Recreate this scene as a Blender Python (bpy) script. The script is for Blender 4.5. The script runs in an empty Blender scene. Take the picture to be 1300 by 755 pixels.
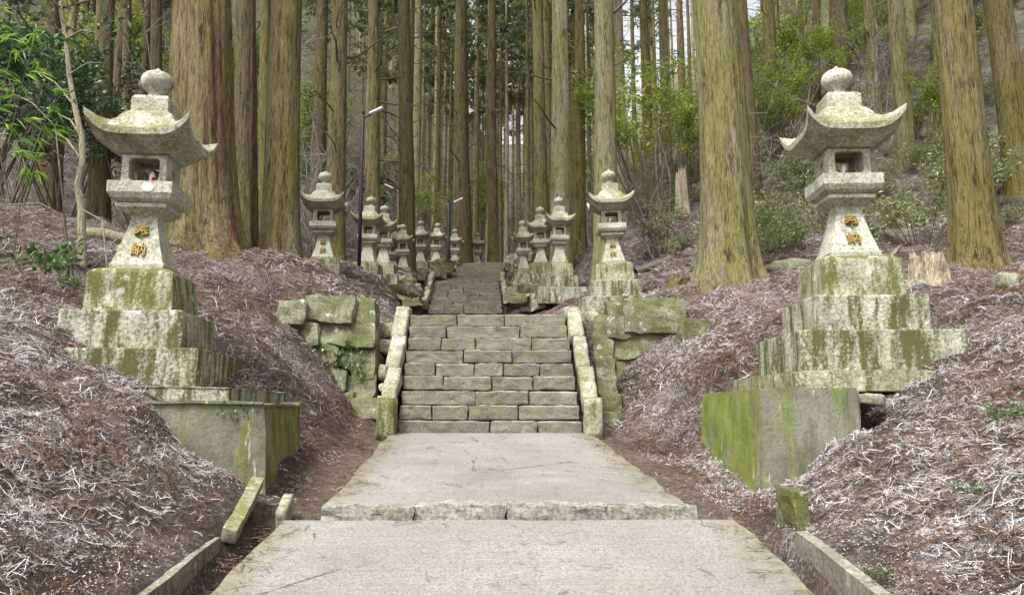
import bpy, bmesh, math, random
import numpy as np
from mathutils import Vector, Matrix

# ------------------------------------------------------------------ camera, sky, sun, exposure
scene = bpy.context.scene
C = scene.collection
EYE = 1.45
TH = math.atan(.1375)
cam = bpy.data.objects.new('camera', bpy.data.cameras.new('camera'))
C.objects.link(cam)
cam.location = (0, 0, EYE)
cam.rotation_euler = (math.pi / 2 + TH, 0, 0)
cam.data.sensor_width = 36
cam.data.lens = 36 * 1000 / 1300
cam.data.clip_start = .05
cam.data.clip_end = 2000
scene.camera = cam

SUN_EL, SUN_AZ = math.radians(58), math.radians(215)     # compass angle from +Y, clockwise
world = bpy.data.worlds.new('World')
scene.world = world
world.use_nodes = True
wn = world.node_tree
wn.nodes.clear()
sky = wn.nodes.new('ShaderNodeTexSky')
sky.sky_type = 'NISHITA'
sky.sun_disc = False
sky.sun_elevation = SUN_EL
sky.sun_rotation = SUN_AZ
sky.air_density = 1.0
sky.dust_density = 4.0
hs = wn.nodes.new('ShaderNodeHueSaturation')
hs.inputs['Saturation'].default_value = .22
bg = wn.nodes.new('ShaderNodeBackground')
bg.inputs['Strength'].default_value = .105
wo = wn.nodes.new('ShaderNodeOutputWorld')
wn.links.new(sky.outputs[0], hs.inputs['Color'])
wn.links.new(hs.outputs[0], bg.inputs[0])
wn.links.new(bg.outputs[0], wo.inputs[0])
sun = bpy.data.objects.new('sun', bpy.data.lights.new('sun', 'SUN'))
C.objects.link(sun)
sun.data.energy = 1.5
sun.data.angle = math.radians(14)
sun.data.color = (1, .985, .96)
sd = Vector((math.sin(SUN_AZ) * math.cos(SUN_EL), math.cos(SUN_AZ) * math.cos(SUN_EL), math.sin(SUN_EL)))
sun.rotation_euler = sd.to_track_quat('Z', 'Y').to_euler()
scene.view_settings.view_transform = 'Standard'
scene.view_settings.look = 'None'
scene.view_settings.gamma = 1
scene.view_settings.use_curve_mapping = False
scene.view_settings.exposure = 1.78

# ------------------------------------------------------------------ helpers
R = random.Random(7)
NR = np.random.default_rng(11)
_s, _c = math.sin(TH), math.cos(TH)


def ray(u, v):
    xc = (u - 650) / 1000
    yc = -(v - 377.5) / 1000
    d = _c - yc * _s
    return xc / d, (_s + yc * _c) / d


def at(u, v, Y):                      # the point of the place seen at (u, v) of the survey photo, Y metres ahead
    a, b = ray(u, v)
    return Vector((a * Y, Y, EYE + b * Y))


def _hash(ix, iy, iz, seed):
    n = (ix * 374761393 + iy * 668265263 + iz * 2147483647 + seed * 1274126177) & 0xffffffff
    n = ((n ^ (n >> 13)) * 1274126177) & 0xffffffff
    n = ((n ^ (n >> 15)) * 2246822519) & 0xffffffff
    return ((n ^ (n >> 16)) & 0xffff) / 65535.0


def vnoise(p, seed=0):
    p = np.asarray(p, float)
    i = np.floor(p).astype(np.int64)
    f = p - i
    f = f * f * (3 - 2 * f)
    o = 0
    for dx in (0, 1):
        for dy in (0, 1):
            for dz in (0, 1):
                w = (f[..., 0] if dx else 1 - f[..., 0]) * (f[..., 1] if dy else 1 - f[..., 1]) * (f[..., 2] if dz else 1 - f[..., 2])
                o = o + w * _hash(i[..., 0] + dx, i[..., 1] + dy, i[..., 2] + dz, seed)
    return o * 2 - 1


def fbm(p, seed=0, oct=3):
    p = np.asarray(p, float)
    o, a = 0, 1.
    for k in range(oct):
        o = o + a * vnoise(p, seed + k * 17)
        p = p * 2.03
        a *= .5
    return o


def mesh_np(name, V, F, mat=None, smooth=True, tint=None):
    """V (n,3), F list of arrays of equal-size faces"""
    me = bpy.data.meshes.new(name)
    V = np.asarray(V, np.float32)
    if not isinstance(F, list):
        F = [F]
    F = [np.asarray(f, np.int32) for f in F if len(f)]
    nl = sum(f.size for f in F)
    npoly = sum(len(f) for f in F)
    me.vertices.add(len(V))
    me.vertices.foreach_set('co', V.ravel())
    me.loops.add(nl)
    me.loops.foreach_set('vertex_index', np.concatenate([f.ravel() for f in F]))
    tot = np.concatenate([np.full(len(f), f.shape[1], np.int32) for f in F])
    st = np.concatenate([[0], np.cumsum(tot)[:-1]]).astype(np.int32)
    me.polygons.add(npoly)
    me.polygons.foreach_set('loop_start', st)
    me.polygons.foreach_set('loop_total', tot)
    me.polygons.foreach_set('use_smooth', np.full(npoly, smooth, bool))
    if tint is not None:
        a = me.attributes.new('tint', 'FLOAT', 'FACE')
        a.data.foreach_set('value', np.asarray(tint, np.float32))
    me.update(calc_edges=True)
    if mat:
        me.materials.append(mat)
    return me


def bm_mesh(name, bm, mat=None, smooth=False):
    bmesh.ops.recalc_face_normals(bm, faces=bm.faces)
    me = bpy.data.meshes.new(name)
    for f in bm.faces:
        f.smooth = smooth
    bm.to_mesh(me)
    bm.free()
    if mat:
        me.materials.append(mat)
    return me


def obj(name, me, parent=None, loc=(0, 0, 0), rot=(0, 0, 0), scale=(1, 1, 1)):
    o = bpy.data.objects.new(name, me)
    C.objects.link(o)
    o.location = loc
    o.rotation_euler = rot
    o.scale = scale
    if parent:
        o.parent = parent
    return o


def tag(o, label=None, cat=None, group=None, kind=None):
    if label: o['label'] = label
    if cat: o['category'] = cat
    if group: o['group'] = group
    if kind: o['kind'] = kind
    return o


def empty(name, loc, rz=0, label=None, cat=None, group=None):
    o = obj(name, None, None, loc, (0, 0, rz))
    o.empty_display_size = .2
    return tag(o, label, cat, group)


# ------------------------------------------------------------------ materials
class NT:
    def __init__(s, name, rough=.85):
        s.m = bpy.data.materials.new(name)
        s.m.use_nodes = True
        s.t = s.m.node_tree
        s.b = s.t.nodes['Principled BSDF']
        s.b.inputs['Roughness'].default_value = rough
        s.b.inputs['Specular IOR Level'].default_value = .25

    def n(s, t, **k):
        x = s.t.nodes.new('ShaderNode' + t)
        for a, b in k.items():
            setattr(x, a, b)
        return x

    def put(s, sock, v):
        if isinstance(v, bpy.types.NodeSocket):
            s.t.links.new(v, sock)
        elif isinstance(v, (tuple, list)) and len(v) == 3 and sock.type == 'RGBA':
            sock.default_value = (*v, 1)
        else:
            sock.default_value = v

    def coord(s, kind='Object', scale=(1, 1, 1), rnd=True):
        if kind == 'World':
            v = s.n('NewGeometry').outputs['Position']
        else:
            v = s.n('TexCoord').outputs[kind]
        mp = s.n('Mapping')
        s.put(mp.inputs['Vector'], v)
        mp.inputs['Scale'].default_value = scale
        if rnd and kind == 'Object':
            oi = s.n('ObjectInfo')
            cm = s.n('CombineXYZ')
            mu = s.math('MULTIPLY', oi.outputs['Random'], 37.)
            for i in range(3):
                s.put(cm.inputs[i], mu)
            s.put(mp.inputs['Location'], cm.outputs[0])
        return mp.outputs[0]

    def noise(s, vec, scale, detail=4, rough=.6, dist=0):
        x = s.n('TexNoise')
        s.put(x.inputs['Vector'], vec)
        x.inputs['Scale'].default_value = scale
        x.inputs['Detail'].default_value = detail
        x.inputs['Roughness'].default_value = rough
        x.inputs['Distortion'].default_value = dist
        return x.outputs['Fac']

    def vor(s, vec, scale, feature='F1'):
        x = s.n('TexVoronoi', feature=feature)
        s.put(x.inputs['Vector'], vec)
        x.inputs['Scale'].default_value = scale
        return x.outputs['Distance']

    def ramp(s, f, a, b, lo=0., hi=1.):
        x = s.n('MapRange')
        s.put(x.inputs[0], f)
        for i, q in enumerate((a, b, lo, hi)):
            x.inputs[i + 1].default_value = q
        return x.outputs[0]

    def math(s, op, a, b=0.):
        x = s.n('Math', operation=op)
        s.put(x.inputs[0], a)
        s.put(x.inputs[1], b)
        return x.outputs[0]

    def mix(s, f, a, b, mode='MIX'):
        x = s.n('Mix', data_type='RGBA', blend_type=mode)
        s.put(x.inputs['Factor'], f)
        s.put(x.inputs['A'], a)
        s.put(x.inputs['B'], b)
        return x.outputs['Result']

    def bump(s, h, strength=.5, dist=.02, prev=None):
        x = s.n('Bump')
        x.inputs['Strength'].default_value = strength
        x.inputs['Distance'].default_value = dist
        s.put(x.inputs['Height'], h)
        if prev is not None:
            s.put(x.inputs['Normal'], prev)
        return x.outputs[0]

    def normal(s):
        x = s.n('SeparateXYZ')
        s.put(x.inputs[0], s.n('NewGeometry').outputs['True Normal'])
        return x.outputs

    def attr(s, name):
        return s.n('Attribute', attribute_name=name).outputs['Fac']

    def rnd(s):
        return s.n('ObjectInfo').outputs['Random']

    def done(s, col, nrm=None):
        s.put(s.b.inputs['Base Color'], col)
        if nrm is not None:
            s.put(s.b.inputs['Normal'], nrm)
        return s.m


def stone_mat(name, pale, grey, moss, moss_lo, moss_hi, drip=False, up_moss=.35, dark=.5, white=.6):
    """weathered stone: pale body, grey stains, moss in patches or drips, white lichen blotches"""
    t = NT(name, .9)
    v = t.coord('Object')
    a = t.noise(v, 3.0, 5, .65)
    f = t.noise(v, 38, 4, .7)
    col = t.mix(t.ramp(a, .35, .68), pale, grey)
    col = t.mix(t.ramp(f, .42, .66), t.mix(1, col, (1.18, 1.18, 1.15), 'MULTIPLY'), t.mix(1, col, (.5, .48, .43), 'MULTIPLY'))
    stn = t.noise(t.coord('Object', (7, 7, 1.2)), 1.3, 6, .7)
    col = t.mix(t.math('MULTIPLY', t.ramp(stn, .55, .7), dark), col, (.09, .088, .06))
    # dark lichen spots
    sp = t.noise(v, 22, 2, .5)
    col = t.mix(t.math('MULTIPLY', t.ramp(sp, .64, .7), dark), col, (.06, .06, .045))
    vd = t.coord('Object', (9, 9, 1.6)) if drip else t.coord('Object', (2.6, 2.6, 2.2))
    md = t.noise(vd, 1.0, 7, .68)
    nz = t.normal()[2]
    up = t.math('MULTIPLY', t.ramp(nz, .3, .9), up_moss)
    mm = t.math('ADD', md, up)
    mm = t.math('ADD', mm, t.math('MULTIPLY', t.math('SUBTRACT', f, .5), .3))
    mm = t.math('ADD', mm, t.math('MULTIPLY', t.math('SUBTRACT', t.rnd(), .5), .1))
    mask = t.ramp(mm, moss_lo, moss_hi)
    film = t.math('MULTIPLY', t.ramp(mm, moss_lo - .12, moss_hi), .28)
    col = t.mix(film, col, tuple(min(1, q * 2.2 + .03) for q in moss))
    fine = t.noise(v, 60, 3, .7)
    mcol = t.mix(t.ramp(fine, .3, .7), moss, tuple(min(1, q * 1.7) for q in moss))
    col = t.mix(mask, col, mcol)
    # white lichen
    wl = t.noise(v, 5.5, 5, .7)
    col = t.mix(t.math('MULTIPLY', t.ramp(wl, .6, .66), white), col, (.56, .57, .51))
    h = t.math('ADD', t.math('MULTIPLY', f, .6), t.math('MULTIPLY', t.math('MULTIPLY', mask, fine), 1.2))
    return t.done(col, t.bump(h, .55, .012))


M = {}
M['lantern'] = stone_mat('lantern_stone', (.46, .46, .40), (.28, .28, .215), (.11, .115, .035), .6, .78, False, .14, .6, .5)
M['roof'] = stone_mat('lantern_roof_stone', (.43, .43, .365), (.24, .24, .18), (.1, .104, .03), .52, .72, False, .14, .6, .5)
M['tier'] = stone_mat('tier_stone', (.4, .41, .345), (.24, .245, .185), (.06, .062, .02), .44, .57, True, .0, .6, .75)
M['tier_pale'] = stone_mat('tier_stone_pale', (.35, .345, .26), (.18, .178, .115), (.075, .078, .02), .48, .6, True, .1, .6, .6)
M['wallstone'] = stone_mat('wall_stone', (.21, .215, .155), (.095, .096, .065), (.062, .068, .02), .42, .62, False, .05, .7, .5)
M['rubble'] = stone_mat('rubble_stone', (.34, .32, .26), (.18, .165, .13), (.1, .105, .03), .53, .66, False, .1, .4, .5)
M['stringer'] = stone_mat('stringer_stone', (.33, .325, .255), (.18, .176, .13), (.09, .092, .034), .56, .72, False, .05, .7, .7)


def step_mat():
    t = NT('step_stone', .92)
    v = t.coord('Object')
    r = t.rnd()
    col = t.mix(r, (.2, .19, .16), (.3, .285, .245))
    a = t.noise(v, 4, 5, .65)
    col = t.mix(t.ramp(a, .35, .7), col, (.17, .158, .125))
    ch = t.noise(t.coord('Object', (1, 1, 1)), 45, 3, .7, .5)
    col = t.mix(t.ramp(ch, .35, .7), t.mix(1, col, (.6, .58, .52), 'MULTIPLY'), col)
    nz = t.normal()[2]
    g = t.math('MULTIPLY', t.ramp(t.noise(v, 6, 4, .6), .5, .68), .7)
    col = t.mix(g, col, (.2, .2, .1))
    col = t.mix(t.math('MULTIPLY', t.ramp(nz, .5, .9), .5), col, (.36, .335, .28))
    return t.done(col, t.bump(t.math('ADD', ch, t.math('MULTIPLY', a, .6)), .9, .02))


def concrete_block_mat(name, green):
    t = NT(name, .9)
    v = t.coord('Object')
    a = t.noise(v, 2.2, 6, .65)
    f = t.noise(v, 40, 4, .7)
    col = t.mix(t.ramp(a, .35, .7), (.22, .218, .17), (.11, .114, .07))
    col = t.mix(t.ramp(f, .45, .75), col, t.mix(1, col, (.6, .6, .52), 'MULTIPLY'))
    nx = t.math('ABSOLUTE', t.normal()[0])
    d = t.noise(t.coord('Object', (5, 2.5, 1.1)), 1.2, 6, .65)
    mask = t.ramp(t.math('ADD', d, t.math('MULTIPLY', t.ramp(nx, .5, .95), .2)), .52, .68)
    fine = t.noise(v, 70, 3, .7)
    mc = t.mix(t.ramp(fine, .3, .7), tuple(q * .6 for q in green), tuple(q * 1.5 for q in green))
    stn = t.noise(t.coord('Object', (6, 6, 1)), 1.3, 6, .7)
    col = t.mix(t.math('MULTIPLY', t.ramp(stn, .5, .68), .7), col, (.07, .07, .045))
    mc = t.mix(t.ramp(t.noise(v, 3, 3, .6), .4, .65), mc, (.22, .24, .05))
    col = t.mix(t.math('MULTIPLY', mask, .9), col, mc)
    wl = t.noise(t.coord('Object', (7, 7, 1.5)), 1.2, 5, .7)
    col = t.mix(t.math('MULTIPLY', t.ramp(wl, .64, .7), .6), col, (.55, .56, .48))
    return t.done(col, t.bump(t.math('ADD', f, t.math('MULTIPLY', t.math('MULTIPLY', mask, fine), 1.5)), .5, .012))


def path_mat():
    t = NT('path_concrete', .9)
    v = t.coord('World')
    a = t.noise(v, .9, 6, .65)
    col = t.mix(t.ramp(a, .35, .7), (.262, .254, .233), (.17, .164, .149))
    f = t.noise(v, 55, 5, .75)
    col = t.mix(t.ramp(f, .48, .62), col, (.11, .105, .092))
    f2 = t.noise(v, 120, 3, .7)
    col = t.mix(t.math('MULTIPLY', t.ramp(f2, .56, .66), .7), col, (.46, .455, .44))
    gr = t.noise(t.coord('World', (1.2, 42, 1)), 1.0, 3, .6)
    col = t.mix(t.math('MULTIPLY', t.ramp(gr, .5, .66), .5), col, (.17, .162, .14))
    # algae along the worn edges
    e = t.attr('edge')
    mask = t.ramp(t.math('ADD', e, t.math('MULTIPLY', t.math('SUBTRACT', t.noise(v, 3.5, 5, .7), .5), 1.6)), .45, 1.0)
    col = t.mix(t.math('MULTIPLY', mask, .7), col, t.mix(t.noise(v, 30, 3, .6), (.11, .105, .045), (.24, .225, .13)))
    # brown stains
    col = t.mix(t.math('MULTIPLY', t.ramp(t.noise(v, 2.1, 5, .7), .58, .72), .4), col, (.25, .2, .15))
    dm = t.noise(v, .8, 5, .7, .6)
    col = t.mix(t.math('MULTIPLY', t.ramp(dm, .5, .68), .45), col, (.12, .112, .095))
    ck = t.vor(t.coord('World', (1, .8, 1)), .75, 'DISTANCE_TO_EDGE')
    wob = t.math('ADD', ck, t.math('MULTIPLY', t.math('SUBTRACT', t.noise(v, 6, 4, .7), .5), .06))
    cm_ = t.math('MULTIPLY', t.ramp(t.math('ABSOLUTE', wob), .006, .0), t.ramp(t.noise(v, .7, 2, .5), .55, .6))
    col = t.mix(cm_, col, (.05, .045, .035))
    h = t.math('ADD', f, t.math('MULTIPLY', gr, .8))
    return t.done(col, t.bump(h, .55, .012))


def soil_mat():
    t = NT('forest_floor', .95)
    v = t.coord('World')
    a = t.noise(v, .55, 5, .65)
    col = t.mix(t.ramp(a, .35, .65), (.08, .056, .04), (.115, .09, .075))
    f = t.noise(v, 24, 6, .8, .6)
    col = t.mix(t.ramp(f, .38, .62), (.022, .015, .011), col)
    r = t.noise(v, 9, 4, .7, 1.0)
    col = t.mix(t.math('MULTIPLY', t.ramp(r, .55, .68), .7), col, (.19, .085, .05))
    w = t.noise(v, 34, 4, .8, .8)
    wp = t.noise(v, 1.3, 4, .6)
    wm = t.ramp(t.math('ADD', w, t.math('MULTIPLY', t.math('SUBTRACT', wp, .5), .5)), .54, .64)
    col = t.mix(t.math('MULTIPLY', wm, .8), col, (.45, .42, .43))
    m5 = t.noise(v, 4.5, 5, .75, .5)
    col = t.mix(t.math('MULTIPLY', t.ramp(m5, .52, .62), .5), col, (.21, .18, .15))
    col = t.mix(t.math('MULTIPLY', t.ramp(m5, .46, .38), .7), col, (.04, .03, .022))
    g = t.ramp(t.math('ADD', t.noise(v, 2.6, 5, .75), t.attr('green')), .72, .84)
    col = t.mix(t.math('MULTIPLY', g, .75), col, (.13, .16, .05))
    # trodden bare earth beside the path
    col = t.mix(t.math('MULTIPLY', t.attr('bare'), .75), col, t.mix(t.ramp(t.noise(v, 14, 6, .8), .35, .65), (.06, .04, .028), (.24, .18, .135)))
    h = t.math('ADD', f, w)
    return t.done(col, t.bump(h, .9, .05))


def bark_mat(name, base, dark, moss, mossamt, red=0):
    """fibrous conifer bark: long strips, dark furrows, moss film on the ridges"""
    t = NT(name, .95)
    a = t.noise(t.coord('Object', (9, 9, 1.1)), 1.6, 5, .7, .4)
    b = t.noise(t.coord('Object', (34, 34, 3.2)), 1.6, 4, .75, .5)
    c = t.noise(t.coord('Object', (70, 70, 14)), 1.0, 3, .7)
    st = t.math('ADD', t.math('MULTIPLY', a, .35), t.math('MULTIPLY', b, .65))
    col = t.mix(t.ramp(st, .42, .56), tuple((p + q) * .4 for p, q in zip(base, dark)), base)
    col = t.mix(t.ramp(c, .5, .7), col, t.mix(1, col, (1.7, 1.65, 1.5), 'MULTIPLY'))
    mo = t.noise(t.coord('Object', (1.5, 1.5, .5)), 1.0, 3, .6)
    f = t.noise(t.coord('Object', (1, 1, .5)), 22, 5, .75)
    mask = t.ramp(t.math('ADD', t.math('MULTIPLY', mo, .5), t.math('MULTIPLY', f, .5)), .56 - mossamt, .66 - mossamt)
    mc = t.mix(t.ramp(st, .42, .56), tuple(q * .42 for q in moss), moss)
    col = t.mix(t.math('MULTIPLY', mask, .85), col, mc)
    if red:
        rm = t.ramp(t.noise(t.coord('Object', (2.2, 2.2, .12), False), 1.2, 3, .6), .57, .62)
        col = t.mix(t.math('MULTIPLY', rm, red), col, t.mix(t.ramp(b, .35, .65), (.07, .035, .025), (.22, .12, .08)))
    fur = t.math('MAXIMUM', t.math('MULTIPLY', t.ramp(a, .46, .38), t.ramp(b, .6, .4)), t.math('MULTIPLY', t.ramp(b, .4, .33), .8))
    col = t.mix(fur, col, dark)
    col = t.mix(t.ramp(t.rnd(), 0, 1, 0, .4), col, t.mix(1, col, (.6, .55, .5), 'MULTIPLY'))
    h = t.math('ADD', t.math('ADD', a, b), t.math('MULTIPLY', c, .4))
    return t.done(col, t.bump(h, 1.0, .05))


def leaf_mat(name, c1, c2, c3, rough=.5, trans=.35):
    t = NT(name, rough)
    ti = t.attr('tint')
    col = t.mix(ti, c1, c2)
    col = t.mix(t.ramp(ti, .82, .95), col, c3)
    col = t.mix(t.ramp(t.rnd(), 0, 1, 0, .4), col, t.mix(1, col, (.55, .6, .5), 'MULTIPLY'))
    t.put(t.b.inputs['Base Color'], col)
    tr = t.n('BsdfTranslucent')
    t.put(tr.inputs[0], t.mix(1, col, (1.2, 1.25, .7), 'MULTIPLY'))
    mx = t.n('MixShader')
    mx.inputs[0].default_value = trans
    out = t.t.nodes['Material Output']
    t.t.links.new(t.b.outputs[0], mx.inputs[1])
    t.t.links.new(tr.outputs[0], mx.inputs[2])
    t.t.links.new(mx.outputs[0], out.inputs[0])
    return t.m


def litter_mat():
    t = NT('cedar_litter', .85)
    ti = t.attr('tint')
    r = t.n('ValToRGB')
    el = r.color_ramp.elements
    el[0].position = 0
    el[0].color = (.05, .032, .024, 1)
    el[1].position = 1
    el[1].color = (.75, .74, .77, 1)
    for p, c in ((.2, (.16, .075, .042)), (.36, (.15, .112, .085)), (.6, (.27, .225, .19)), (.75, (.34, .3, .28)), (.88, (.52, .5, .5))):
        e = el.new(p)
        e.color = (*c, 1)
    t.put(r.inputs[0], ti)
    return t.done(r.outputs[0])


def plain(name, col, rough=.7, metal=0., noise=.0, spec=.3):
    t = NT(name, rough)
    t.b.inputs['Metallic'].default_value = metal
    t.b.inputs['Specular IOR Level'].default_value = spec
    if noise:
        n = t.noise(t.coord('Object'), 14, 4, .7)
        c = t.mix(t.ramp(n, .35, .7), col, tuple(q * (1 - noise) for q in col))
        return t.done(c, t.bump(n, .3, .01))
    return t.done(col)


M['kerb'] = stone_mat('kerb_granite', (.27, .262, .235), (.17, .163, .14), (.1, .1, .045), .66, .8, False, 0, .5, .2)
M['gutter'] = stone_mat('gutter_concrete', (.25, .24, .2), (.14, .135, .11), (.07, .078, .02), .58, .7, True, .0, .6, .3)
M['step'] = step_mat()
M['block'] = concrete_block_mat('mossy_concrete', (.11, .16, .018))
M['block_dull'] = concrete_block_mat('mossy_concrete_dull', (.1, .108, .025))
M['path'] = path_mat()
M['soil'] = soil_mat()
M['litter'] = litter_mat()
M['bark_moss'] = bark_mat('bark_mossy', (.24, .2, .115), (.03, .024, .014), (.225, .2, .05), .13)
M['bark_big'] = bark_mat('bark_big_cedar', (.26, .21, .115), (.028, .022, .012), (.23, .21, .045), .1, .9)
M['bark_grey'] = bark_mat('bark_greyish', (.28, .25, .16), (.045, .038, .022), (.265, .255, .065), .12)
M['bark_brown'] = bark_mat('bark_brown', (.17, .13, .08), (.022, .017, .011), (.19, .175, .045), .09)
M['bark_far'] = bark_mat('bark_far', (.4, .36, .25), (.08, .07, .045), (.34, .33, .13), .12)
M['deadwood'] = plain('dead_branch_bark', (.13, .105, .08), .9, 0, .5)
M['palewood'] = bark_mat('pale_wood', (.55, .48, .34), (.2, .165, .11), (.3, .28, .12), -.1)
M['sapling'] = bark_mat('sapling_bark', (.42, .38, .27), (.22, .19, .12), (.3, .29, .14), 0)
M['cedar'] = leaf_mat('cedar_foliage', (.075, .1, .055), (.17, .19, .11), (.3, .27, .2), .6, .5)
M['green_leaf'] = leaf_mat('yellow_green_leaf', (.17, .24, .04), (.33, .39, .09), (.5, .5, .2), .5, .5)
M['dark_leaf'] = leaf_mat('dark_evergreen_leaf', (.03, .06, .028), (.075, .12, .05), (.2, .3, .24), .3, .3)
M['bamboo_leaf'] = leaf_mat('bamboo_leaf', (.09, .2, .025), (.19, .36, .045), (.38, .46, .12), .5, .5)
M['hill_leaf'] = leaf_mat('hillside_leaf', (.12, .15, .06), (.27, .3, .15), (.5, .51, .42), .5, .4)
M['twig'] = plain('bare_twig', (.24, .215, .19), .9, 0, .4)
M['gold'] = plain('gold_paint', (.34, .225, .045), .65, .1, .65)
M['lichen'] = plain('white_lichen', (.8, .8, .76), .9, 0, .1)
M['black'] = plain('black_painted_metal', (.018, .018, .022), .45, .0)
M['lampwhite'] = plain('pale_lamp_housing', (.6, .6, .62), .4)
M['cup_white'] = plain('white_glazed_cup', (.75, .72, .72), .25, 0, 0, .5)
M['cup_red'] = plain('red_print', (.55, .03, .06), .4)
M['void'] = plain('damp_earth', (.02, .016, .012), .95)

# ------------------------------------------------------------------ terrain
CXY = [-40, 4.6, 11.25, 19, 22.5, 29, 45, 200]
CXV = [0, 0, -.35, -1.13, -1.3, -.97, .5, 4]
PY = [-40, 3.9, 5.22, 5.23, 9.6]
PZ = [-2.2, -.89, -.71, -.64, -.32]


def cx(Y): return np.interp(Y, CXY, CXV)
def pz(Y): return np.interp(Y, PY, PZ) + EYE


TS = np.array([-90, -60, -30, -14, -8, -5, -3.6, -2.6, -2, -1.65, -1.3, 1.3, 1.65, 2, 2.25, 2.6, 3.6, 5, 8, 14, 30, 60, 90])
TY = np.array([-30, 3, 5.6, 6.4, 8, 8.95, 9.4, 10.5, 11.3, 12, 14.5, 16.8, 19, 22.5, 29, 45, 90, 150, 220])
TZ = np.array([
    [8, 8, 6, 4.5, 2.6, 0.9, 0, -0.8, -1.4, -1.9, -2.1, -2.1, -1.9, -1.4, -1.15, -0.8, 0, 0.8, 2, 5, 14, 28, 34],
    [8, 8, 6, 4, 2.1, 0.7, 0.05, -0.4, -0.68, -0.85, -1.1, -1.1, -0.85, -0.66, -0.543, -0.38, 0.08, 0.6, 1.5, 4.2, 13, 28, 36],
    [8, 8, 6, 4, 2.2, 0.95, 0.35, 0.05, -0.4, -0.64, -0.72, -0.68, -0.64, -0.56, -0.431, -0.25, 0.25, 0.68, 1.5, 4.2, 13, 28, 36],
    [9, 8, 6, 4, 2.4, 1.05, 0.47, 0.12, -0.3, -0.56, -0.62, -0.6, -0.6, -0.62, -0.5, -0.2, 0.34, 0.74, 1.5, 4.2, 13, 28, 36],
    [9, 9, 6.5, 4, 2.5, 1.4, 0.98, 0.5, -0.3, -0.46, -0.5, -0.48, -0.52, -0.58, -0.58, -0.5, 0.45, 0.9, 1.5, 4.2, 13, 28, 36],
    [9, 9, 6.5, 4, 2.55, 1.7, 1.25, 0.72, 0, -0.36, -0.44, -0.42, -0.44, -0.52, -0.5, -0.25, 0.6, 1.05, 1.55, 4.2, 13.5, 29, 37],
    [9, 9, 6.5, 4, 2.6, 1.85, 1.45, 0.85, 0.15, -0.3, -0.38, -0.38, -0.38, -0.25, -0.02, 0.38, 0.85, 1.15, 1.6, 4.2, 14, 30, 38],
    [10, 10, 7, 4, 2.7, 2.25, 2, 1.3, 0.5, 0, -0.15, -0.15, -0.1, 0.3, 0.508, 0.8, 1.3, 1.5, 1.8, 4.2, 14, 30, 38],
    [10, 10, 7, 4, 2.8, 2.45, 2.25, 1.75, 1.25, 1.15, 1.1, 1.1, 1.2, 1.38, 1.397, 1.42, 1.62, 1.75, 1.9, 4.2, 14, 30, 38],
    [10, 10, 7, 4, 2.9, 2.55, 2.45, 2.1, 1.7, 1.42, 1.22, 1.22, 1.28, 1.43, 1.459, 1.5, 1.8, 1.85, 1.95, 4.2, 14, 30, 38],
    [11, 11, 7.5, 4, 3, 2.85, 2.5, 2.25, 2.05, 1.85, 1.55, 1.55, 1.6, 1.66, 1.697, 1.75, 2.1, 2.4, 2.9, 4.3, 15, 32, 40],
    [11.511, 11.511, 7.756, 4.102, 3.307, 3.182, 3.1, 3.05, 2.75, 2.3, 1.9, 1.831, 1.907, 2.064, 2.156, 2.287, 2.713, 3.116, 3.718, 5.271, 15.511, 33.022, 41.022],
    [12, 12, 8, 4.2, 3.6, 3.5, 3.5, 3.45, 3.1, 2.5, 2.1, 2.1, 2.2, 2.45, 2.596, 2.8, 3.3, 3.8, 4.5, 6.2, 16, 34, 42],
    [13, 13, 9, 5, 4.4, 4.3, 4.2, 4, 3.6, 3.45, 3.3, 3.3, 3.4, 3.6, 3.725, 3.9, 4.5, 5.1, 6, 8.6, 19, 36, 46],
    [24, 22, 15, 7.5, 6.2, 5.8, 5.6, 5.5, 5.3, 5.2, 5.05, 5.05, 5.1, 5.2, 5.283, 5.4, 5.8, 6.5, 8.5, 12.5, 26, 46, 56],
    [42, 38, 26, 13, 8.5, 8, 7.8, 7.6, 7.5, 7.5, 7.5, 7.5, 7.5, 7.5, 7.625, 7.8, 8, 8.6, 11, 19, 36, 58, 70],
    [72, 68, 50, 32, 25, 20, 20, 20, 20, 20, 20, 20, 20, 20, 20, 20, 20, 20, 21, 31, 48, 70, 84],
    [95, 92, 80, 62, 48, 48, 48, 48, 48, 48, 48, 48, 48, 48, 48, 48, 48, 48, 48, 50, 66, 84, 98],
    [90, 90, 85, 78, 75, 75, 75, 75, 75, 75, 75, 75, 75, 75, 75, 75, 75, 75, 75, 75, 78, 84, 92]])


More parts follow.
